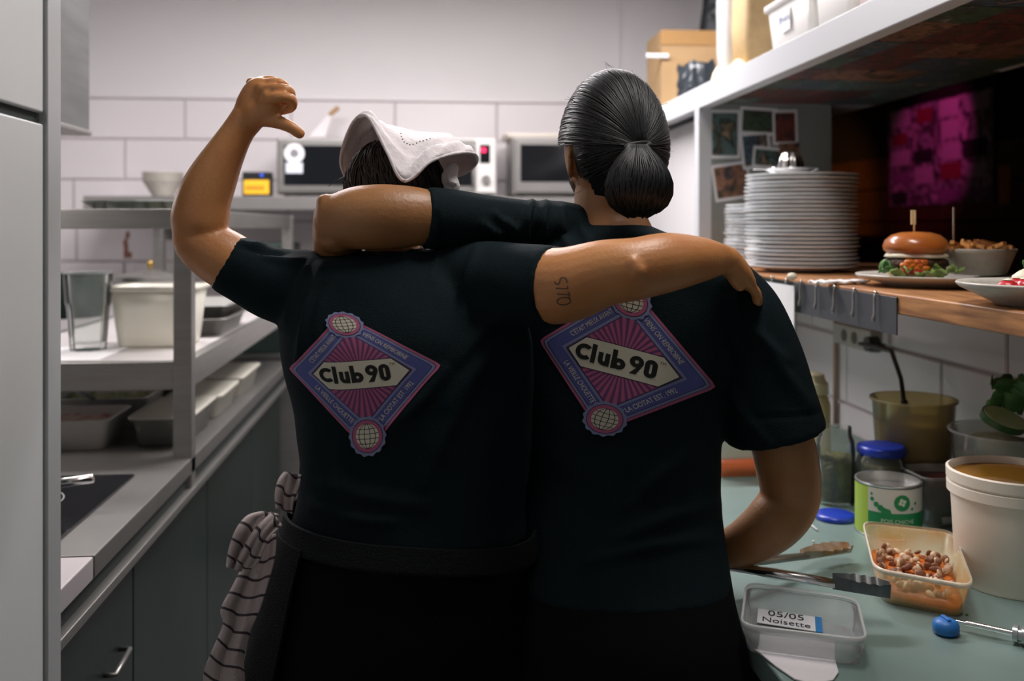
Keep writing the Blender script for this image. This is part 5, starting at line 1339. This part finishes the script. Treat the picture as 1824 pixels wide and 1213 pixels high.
me = union(b, 'shirt', .0052, 8)
fR = [(948, 360, 940, 425, 5, .005), (972, 362, 968, 428, 6, .006), (958, 362, 952, 430, 4, -.004), (1000, 372, 1012, 440, 7, .005), (860, 400, 905, 412, 7, .005), (880, 380, 925, 405, 6, .004), (905, 392, 930, 420, 5, .004), (780, 345, 790, 440, 3, -.002), (1030, 380, 1060, 440, 8, .003),
      (1300, 540, 1400, 640, 10, .004), (1330, 560, 1440, 720, 12, .004), (1290, 620, 1330, 760, 10, .004), (1310, 700, 1370, 790, 8, .003), (1260, 640, 1200, 900, 14, .003), (1240, 800, 1120, 900, 14, .004), (1270, 900, 1100, 960, 14, .004), (1270, 960, 1050, 1000, 12, .003), (1300, 740, 1460, 735, 4, -.0015)]
folds(me, fR, noise_amp=.0009)
shirtR = fin(me, 'shirt', shirtm, PR, True); lab(shirtR, 'black t-shirt with a pink and blue back print')
b = MB()
torso(b, [(915, 1294, 990, dR - .04, .115), (910, 1305, 1060, dR - .07, .126), (905, 1320, 1120, dR - .09, .130), (900, 1338, 1213, dR - .10, .130), (910, 1330, 1310, dR - .09, .115), (1000, 1240, 1380, dR - .08, .08)])
legs(b, (1020, 1200), dR - .075, 1240, 104, 60)
me = union(b, 'trousers', .009, 5)
fin(me, 'trousers', trous, PR, True)
shoes(PR, (1020, 1200), dR - .075, blackp)

# hair drawn back into a bun
tie = Pd(1136, 262, 1.452)
tl = headR.loc(tie); T = Vector((tl.x / .074, tl.y / .096, tl.z / .118)).normalized()
keep = lambda x, y, z_: (y < .42 and z_ > .07 + .05 * math.sin(9 * y)) or z_ > .62 or (y < -.26 and z_ > -.30 - .28 * max(0, -y)) or (y < -.45 and z_ > -.72)
b = MB(); headR.cap_shell(b, keep, .0075)
rd = random.Random(21)
starts = []
for k in range(1500):
    u = rd.random()
    if u < .55:      # front hairline and crown
        a = rd.uniform(-.25, PI + .25); s_ = Vector((math.cos(a), rd.uniform(-.1, .75), math.sin(a) * 1.0)).normalized()
    elif u < .83:    # sides
        zz_ = rd.uniform(-.42, .4); s_ = Vector((rd.choice((-1, 1)) * rd.uniform(.75, 1), rd.uniform(-.6, -.28) if zz_ < .08 else rd.uniform(-.3, .45), zz_)).normalized()
    else:            # nape
        s_ = Vector((rd.uniform(-.8, .8), -.75, rd.uniform(-.85, -.35))).normalized()
    starts.append(s_)
for s_ in starts:
    ang = s_.angle(T)
    if ang < .15: continue
    path = []; rad = []; n = 14; wob = rd.uniform(-.05, .05); gr = rd.uniform(.0068, .0105); r0 = rd.uniform(.0007, .0017)
    for i in range(n):
        t = i / (n - 1); v = (s_ * math.sin((1 - t) * ang) + T * math.sin(t * ang)) / math.sin(ang)
        v = v + s_.cross(T) * (wob * math.sin(PI * t)); v.normalize()
        path.append(headR.at(v, gr + .004 * t ** 4)); rad.append(r0 * (.5 + .5 * math.sin(PI * min(1, t * 1.5 + .1)) if t < .6 else .95 - .5 * (t - .6)))
    lp = [headR.loc(q_) for q_ in path]
    if any(abs(q_.x) > .055 and q_.y > -.030 and q_.z < .004 for q_ in lp): continue
    b.tube(path, rad, 4)
for k in range(26):   # stray hairs
    a = rd.uniform(0, 2 * PI); s_ = Vector((math.cos(a) * .9, -.2, math.sin(a))).normalized(); p = headR.at(s_, .008)
    o_ = (p - headR.c).normalized(); path = [p, p + o_ * .006 + RV * rd.uniform(-.006, .006), p + o_ * .010 + RV * rd.uniform(-.016, .016) + UV * rd.uniform(-.006, .006)]
    b.tube(path, .00028, 3)
hair = b.build('hair', hairk, PR, True)
bc_ = Pd(1136, 320, 1.395)
b = MB(); rings = []
bprof = [(0.0, .012), (.08, .020), (.2, .031), (.35, .041), (.52, .047), (.68, .047), (.82, .041), (.92, .029), (.98, .014)]
yt, yb2 = 258, 389
for u, r in cr(bprof, 3):
    c_ = Pd(1136 + 2 * math.sin(u * 3), yt + (yb2 - yt) * u, 1.405 - .008 * math.sin(u * PI))
    rings.append([c_ + RV * (r * 1.0 * math.cos(a)) + FV * (r * .85 * math.sin(a)) for a in [2 * PI * j / 40 for j in range(40)]])
b.loft(rings)
for k in range(340):
    a = rd.uniform(0, 2 * PI); sw = rd.uniform(-.7, .7); path = []; e0 = rd.uniform(1.0, 1.045); n = 13; u1 = rd.uniform(.75, 1.0)
    for i in range(n):
        u = u1 * i / (n - 1); r = float(np.interp(u, [q[0] for q in bprof], [q[1] for q in bprof])) * e0; aa = a + sw * u * u
        c_ = Pd(1136 + 2 * math.sin(u * 3), yt + (yb2 - yt) * u, 1.405 - .008 * math.sin(u * PI))
        path.append(c_ + RV * (r * math.cos(aa)) + FV * (r * .85 * math.sin(aa)))
    r0 = rd.uniform(.0009, .0022); b.tube(path, [r0 * (.6 + .4 * math.sin(PI * i / (n - 1))) for i in range(n)], 4)
bun = b.build('hair_bun', hairk, PR, True)
b = MB(); cc = Pd(1136, 264, 1.418)
b.tube([cc + RV * (.0175 * math.cos(a)) + FV * (.014 * math.sin(a)) + UV * (.005 * math.sin(a + .5) + .004) for a in [2 * PI * j / 28 for j in range(29)]], .0034, 8)
b.build('hair_tie', mat('hair_band', (.006, .006, .008), .6), bun, True)
b = MB(); headR.cap_shell(b, lambda x, y, z_: z_ < -.40 + .1 * y and z_ > -.93 and y > .18, .003)
b.f = [f for f in b.f if len(f) == 4]; b.m = [0] * len(b.f)
b.build('beard', mat('stubble', (.030, .020, .016), .8), PR, True)

# ---------------------------------------------------------------- prints lying on cloth and skin
def split_tris(v, t, maxlen):
    out = []; v = [tuple(p) for p in v]; cache = {}
    def mid(i, j):
        k = (min(i, j), max(i, j))
        if k not in cache: cache[k] = len(v); v.append(((v[i][0] + v[j][0]) / 2, (v[i][1] + v[j][1]) / 2))
        return cache[k]
    stack = list(t)
    while stack:
        a, b, c = stack.pop()
        L = [math.dist(v[a], v[b]), math.dist(v[b], v[c]), math.dist(v[c], v[a])]; m = max(L)
        if m <= maxlen: out.append((a, b, c)); continue
        k = L.index(m)
        if k == 0: q = mid(a, b); stack += [(a, q, c), (q, b, c)]
        elif k == 1: q = mid(b, c); stack += [(a, b, q), (a, q, c)]
        else: q = mid(c, a); stack += [(a, b, q), (q, b, c)]
    return v, out
class Print:
    """flat 2-D shapes laid on a surface, each layer a hair proud of the one below"""
    def __init__(s, surf, to_px, maxlen, mats, base=.0010, step=.00022):
        dg = bpy.context.evaluated_depsgraph_get(); s.bvh = BVHTree.FromObject(surf, dg); s.px = to_px; s.ml = maxlen; s.mb = MB(); s.mats = mats; s.base = base; s.step = step
        s.co = ORG
    def place(s, u, w, layer):
        px, py = s.px(u, w); r = ray(px, py).normalized(); h = s.bvh.ray_cast(s.co, r)
        if h[0] is None or h[3] > 1.62:
            h = s.bvh.find_nearest(Pd(px, py, 1.36))
        n = h[1]
        if n.dot(r) > 0: n = -n
        return h[0] + n * (s.base + s.step * layer)
    def tris(s, v, t, layer, mi):
        v, t = split_tris(v, t, s.ml); s.mb.cur = mi; s.mb.add([s.place(a, b, layer) for a, b in v], t)
    def poly(s, pts, layer, mi):
        c = (sum(p[0] for p in pts) / len(pts), sum(p[1] for p in pts) / len(pts)); n = len(pts)
        s.tris([c] + list(pts), [(0, 1 + i, 1 + (i + 1) % n) for i in range(n)], layer, mi)
    def ringp(s, outer, inner, layer, mi):
        n = len(outer); s.tris(list(outer) + list(inner), [t for i in range(n) for t in ((i, (i + 1) % n, n + i), ((i + 1) % n, n + (i + 1) % n, n + i))], layer, mi)
    def line(s, pts, w, layer, mi):
        for (a, b) in zip(pts[:-1], pts[1:]):
            L = math.dist(a, b) or 1e-6; nx, ny = -(b[1] - a[1]) / L * w / 2, (b[0] - a[0]) / L * w / 2
            s.tris([(a[0] + nx, a[1] + ny), (a[0] - nx, a[1] - ny), (b[0] - nx, b[1] - ny), (b[0] + nx, b[1] + ny)], [(0, 1, 2), (0, 2, 3)], layer, mi)
    def text(s, body, size, c, ang, layer, mi, width=None):
        v, t = text_mesh(body, size)
        k = 1.0
        if width: 
            xs_ = [p[0] for p in v]; k = width / (max(xs_) - min(xs_))
        ca, sa = math.cos(ang), math.sin(ang)
        s.tris([(c[0] + x * k * ca - y * sa, c[1] + x * k * sa + y * ca) for x, y in v], t, layer, mi)
PINK = mat('print_pink', (.44, .11, .22), .75); BLUE = mat('print_blue', (.085, .10, .32), .75); LBLUE = mat('print_pale_blue', (.22, .25, .44), .75)
NAVY = mat('print_navy', (.018, .018, .05), .8); PURP = mat('print_purple', (.16, .05, .18), .75); CREAM = mat('print_cream', (.68, .65, .52), .75); BLK = mat('print_black', (.010, .010, .010), .8)
PM = [PINK, BLUE, LBLUE, NAVY, PURP, CREAM, BLK]
def circ(c, r, n=28, a0=0): return [(c[0] + r * math.cos(a0 + 2 * PI * i / n), c[1] + r * math.sin(a0 + 2 * PI * i / n)) for i in range(n)]
def arc(c, r, a0, a1, n=16): return [(c[0] + r * math.cos(math.radians(a0 + (a1 - a0) * i / n)), c[1] + r * math.sin(math.radians(a0 + (a1 - a0) * i / n))) for i in range(n + 1)]
def club_print(surf, Lc, Tc, Rc, Bc, bend=None):
    def to_px(u, v):
        a, b = (u + v + 1) / 2, (u - v + 1) / 2
        x = (1 - a) * (1 - b) * Lc[0] + a * (1 - b) * Tc[0] + (1 - a) * b * Bc[0] + a * b * Rc[0]
        y = (1 - a) * (1 - b) * Lc[1] + a * (1 - b) * Tc[1] + (1 - a) * b * Bc[1] + a * b * Rc[1]
        if bend: x, y = bend(u, v, x, y)
        return x, y
    P = Print(surf, to_px, .05, PM)
    def dia(s, r=.06):
        pts = []
        for cx, cy in ((s, 0), (0, s), (-s, 0), (0, -s)):
            px_, py_ = -cy, cx
            for k in (-1, 0, 1): pts.append((cx * (1 - (r if k else r * .35)) + px_ * r * k, cy * (1 - (r if k else r * .35)) + py_ * r * k))
        return pts
    P.poly(dia(1.0), 0, 0); P.poly(dia(.955), 1, 3); P.poly(dia(.945), 2, 2); P.poly(dia(.905), 3, 3); P.poly(dia(.895), 4, 1)
    P.poly(dia(.70, .01), 5, 2); P.poly(dia(.655, .01), 6, 3); P.poly(dia(.645, .01), 7, 4)
    # sun rays
    for i in range(40):
        a = 2 * PI * (i + .5) / 40; w = .042
        def out(a):
            c, s_ = abs(math.cos(a)), abs(math.sin(a)); r = .635 / (c + s_); return (r * math.cos(a), r * math.sin(a))
        o0, o1 = out(a - w), out(a + w); P.tris([(0, 0), o0, o1], [(0, 1, 2)], 8, 0)
    P.poly([(-.63, 0), (-.44, .205), (.44, .205), (.63, 0), (.44, -.205), (-.44, -.205)], 9, 3)
    P.poly([(-.615, 0), (-.432, .195), (.432, .195), (.615, 0), (.432, -.195), (-.432, -.195)], 10, 5)
    # lettering of the banner
    Lr = 12; w = .055
    def ringarc(c, r, a0, a1): 
        o, i_ = arc(c, r + w / 2, a0, a1, 18), arc(c, r - w / 2, a0, a1, 18); n = len(o)
        P.tris(o + i_, [t for j in range(n - 1) for t in ((j, j + 1, n + j), (j + 1, n + j + 1, n + j))], Lr, 6)
    def rect(x0, x1, y0, y1): P.tris([(x0, y0), (x1, y0), (x1, y1), (x0, y1)], [(0, 1, 2), (0, 2, 3)], Lr, 6)
    base, xh, asc = -.115, .055, .135
    ringarc((-.425, .005), .078, 45, 315)                                     # C
    rect(-.345, -.345 + w, base, asc)                                         # l
    u0 = -.262; rect(u0, u0 + w, base + .07, xh); rect(u0 + .078, u0 + .078 + w, base, xh); ringarc((u0 + .070, base + .07), .040, 180, 360)  # u
    b0 = -.112; rect(b0, b0 + w, base, asc); ringarc((b0 + .085, base + .075), .047, 0, 360)     # b
    n0 = .160; ringarc((n0, .048), .050, 0, 360)                              # 9
    P.tris([(n0 + .080, .035), (n0 + .025, -.005), (n0 - .062, base - .005), (n0 + .012, base - .005)], [(0, 1, 2), (0, 2, 3)], Lr, 6)
    z0 = .318; ringarc((z0, .055), .040, 0, 180); ringarc((z0, base + .065), .040, 180, 360); rect(z0 - .040 - w / 2, z0 - .040 + w / 2, base + .065, .055); rect(z0 + .040 - w / 2, z0 + .040 + w / 2, base + .065, .055)   # 0
    P.text('TM', .050, (z0 + .112, .115), 0, Lr, 6)
    # band lettering
    q = .40; TX = 2
    for body, c, ang in (("C'ÉTAIT MIEUX AVANT", (-q, q), PI / 4), ('VIENS ON REMBOBINE', (q, q), -PI / 4), ('LA VIEILLE CHOUETTE', (-q, -q), -PI / 4), ('LA CIOTAT EST. 1992', (q, -q), PI / 4)):
        P.text(body, .092, c, ang, 6, 2 if False else 5, .62)
    # globes
    for cy in (.80, -.80):
        c = (0, cy); sc = [(c[0] + (.235 + .010 * math.cos(14 * a)) * math.cos(a), c[1] + (.235 + .010 * math.cos(14 * a)) * math.sin(a)) for a in [2 * PI * i / 84 for i in range(84)]]
        P.poly(sc, 9, 2); P.poly(circ(c, .200), 10, 3); P.poly(circ(c, .192), 11, 0); P.poly(circ(c, .148), 12, 5)
        for f in (-.72, -.25, .25, .72): P.line([(c[0] + .146 * f * math.cos(a), c[1] + .146 * math.sin(a)) for a in [-PI / 2 + PI * i / 12 for i in range(13)]], .008, 13, 3)
        for f in (-.6, -.2, .2, .6): hw = .146 * math.sqrt(1 - f * f); P.line([(c[0] - hw, c[1] + .146 * f), (c[0], c[1] + .146 * f - .008), (c[0] + hw, c[1] + .146 * f)], .008, 13, 3)
    return P
P = club_print(shirtR, (960, 606), (1123, 508), (1277, 690), (1067, 770))
P.mb.build('back_print', PM, shirtR)
def bendL(u, v, x, y):
    k = max(0, u + .1); y += 16 * k * k * (.75 + .25 * math.tanh(3 * (v + .2))) - 8 * max(0, u - .6)
    y += 14 * max(0, -u - .3) ** 1.2 * (.65 - .35 * math.tanh(4 * v)) * -1
    return x, y
P = club_print(shirtL, (514, 662), (606, 560), (788, 636), (657, 806), bendL)
P.mb.build('back_print', PM, shirtL)
# tattoo on the arm
P = Print(bodyL, lambda u, v: (1004 + u * 1 + v * .10, 520 + v - u * .1), 5.0, [mat('tattoo_ink', (.075, .055, .045), .6)], .0007)
def tl(pts, w=2.0): P.line(pts, w, 0, 0)
tl([(x + 1003 - 1004, y) for x, y in [(12 * math.cos(a), 16 + 6.5 * math.sin(a)) for a in [2 * PI * i / 20 for i in range(21)]]])
tl([(-12, 2), (10, 6)]); tl([(8, 1), (10, 6), (9, 10)])
tl([(-13, -8), (8, -5)]); tl([(8, -10), (8, -5)])
tl([(-14, -20), (-13, -16), (-8, -14), (-5, -18), (-4, -23), (0, -26), (6, -24), (8, -19), (7, -15)])
P.mb.build('arm_tattoo', P.mats, bodyL)

# ---------------------------------------------------------------- kitchen towel tucked in the apron band
towel_m = stripe_mat('towel_cloth', (.50, .43, .42), (.06, .045, .055), period=.026, width=.15)
TWL = thing('kitchen_towel', 'striped beige kitchen towel tucked in the left cook apron band', 'towel', Pd(440, 1000, 1.33))
def sheet(name, rows, wave, nv=26, thick=.004):
    """rows: (left px, left py, right px, right py, distance)"""
    q = cr(rows, 7); mb = MB(); vs = []; uvs = []; acc = 0; prev = None
    for i, r in enumerate(q):
        cpt = Pd((r[0] + r[2]) / 2, (r[1] + r[3]) / 2, r[4])
        if prev is not None: acc += (cpt - prev).length
        prev = cpt
        for j in range(nv):
            v = j / (nv - 1); w = wave * (math.sin(v * 7 + i * .05) + .5 * math.sin(v * 13 - i * .06 + 1))
            vs.append(Pd(r[0] + (r[2] - r[0]) * v, r[1] + (r[3] - r[1]) * v, r[4] - w + .012 * (2 * v - 1) ** 2)); uvs.append((v, acc + .003 * math.sin(v * 7 + i * .05) - .006 * v))
    n = len(q); fs = [(i * nv + j, i * nv + j + 1, (i + 1) * nv + j + 1, (i + 1) * nv + j) for i in range(n - 1) for j in range(nv - 1)]
    mb.add(vs, fs); me = mb.mesh(name); uvl = me.uv_layers.new(name='UVMap')
    for lp in me.loops: uvl.data[lp.index].uv = uvs[lp.vertex_index]
    o = fin(me, name, towel_m, TWL, True); s = o.modifiers.new('s', 'SOLIDIFY'); s.thickness = thick; s.offset = 0; o.modifiers.new('sub', 'SUBSURF').levels = 1
    o.modifiers['sub'].render_levels = 1
    return o
sheet('hanging_tail', [(448, 962, 492, 950, 1.325), (436, 1000, 490, 990, 1.32), (414, 1046, 478, 1040, 1.318), (394, 1085, 462, 1090, 1.32), (398, 1112, 446, 1125, 1.322), (380, 1155, 434, 1175, 1.325), (364, 1195, 436, 1215, 1.33), (362, 1240, 430, 1250, 1.33)], .006)
sheet('upper_fold', [(470, 912, 496, 915, 1.30), (440, 920, 492, 930, 1.295), (420, 945, 478, 962, 1.29), (408, 980, 452, 992, 1.295), (404, 1010, 428, 1018, 1.30)], .007)
sheet('upper_fold', [(486, 912, 503, 935, 1.292), (455, 942, 478, 962, 1.28), (430, 985, 462, 1000, 1.283), (420, 1008, 442, 1016, 1.295)], .005)
sheet('tucked_end', [(508, 840, 538, 846, 1.36), (496, 856, 534, 866, 1.345), (491, 880, 524, 892, 1.34), (492, 905, 522, 915, 1.35)], .006)
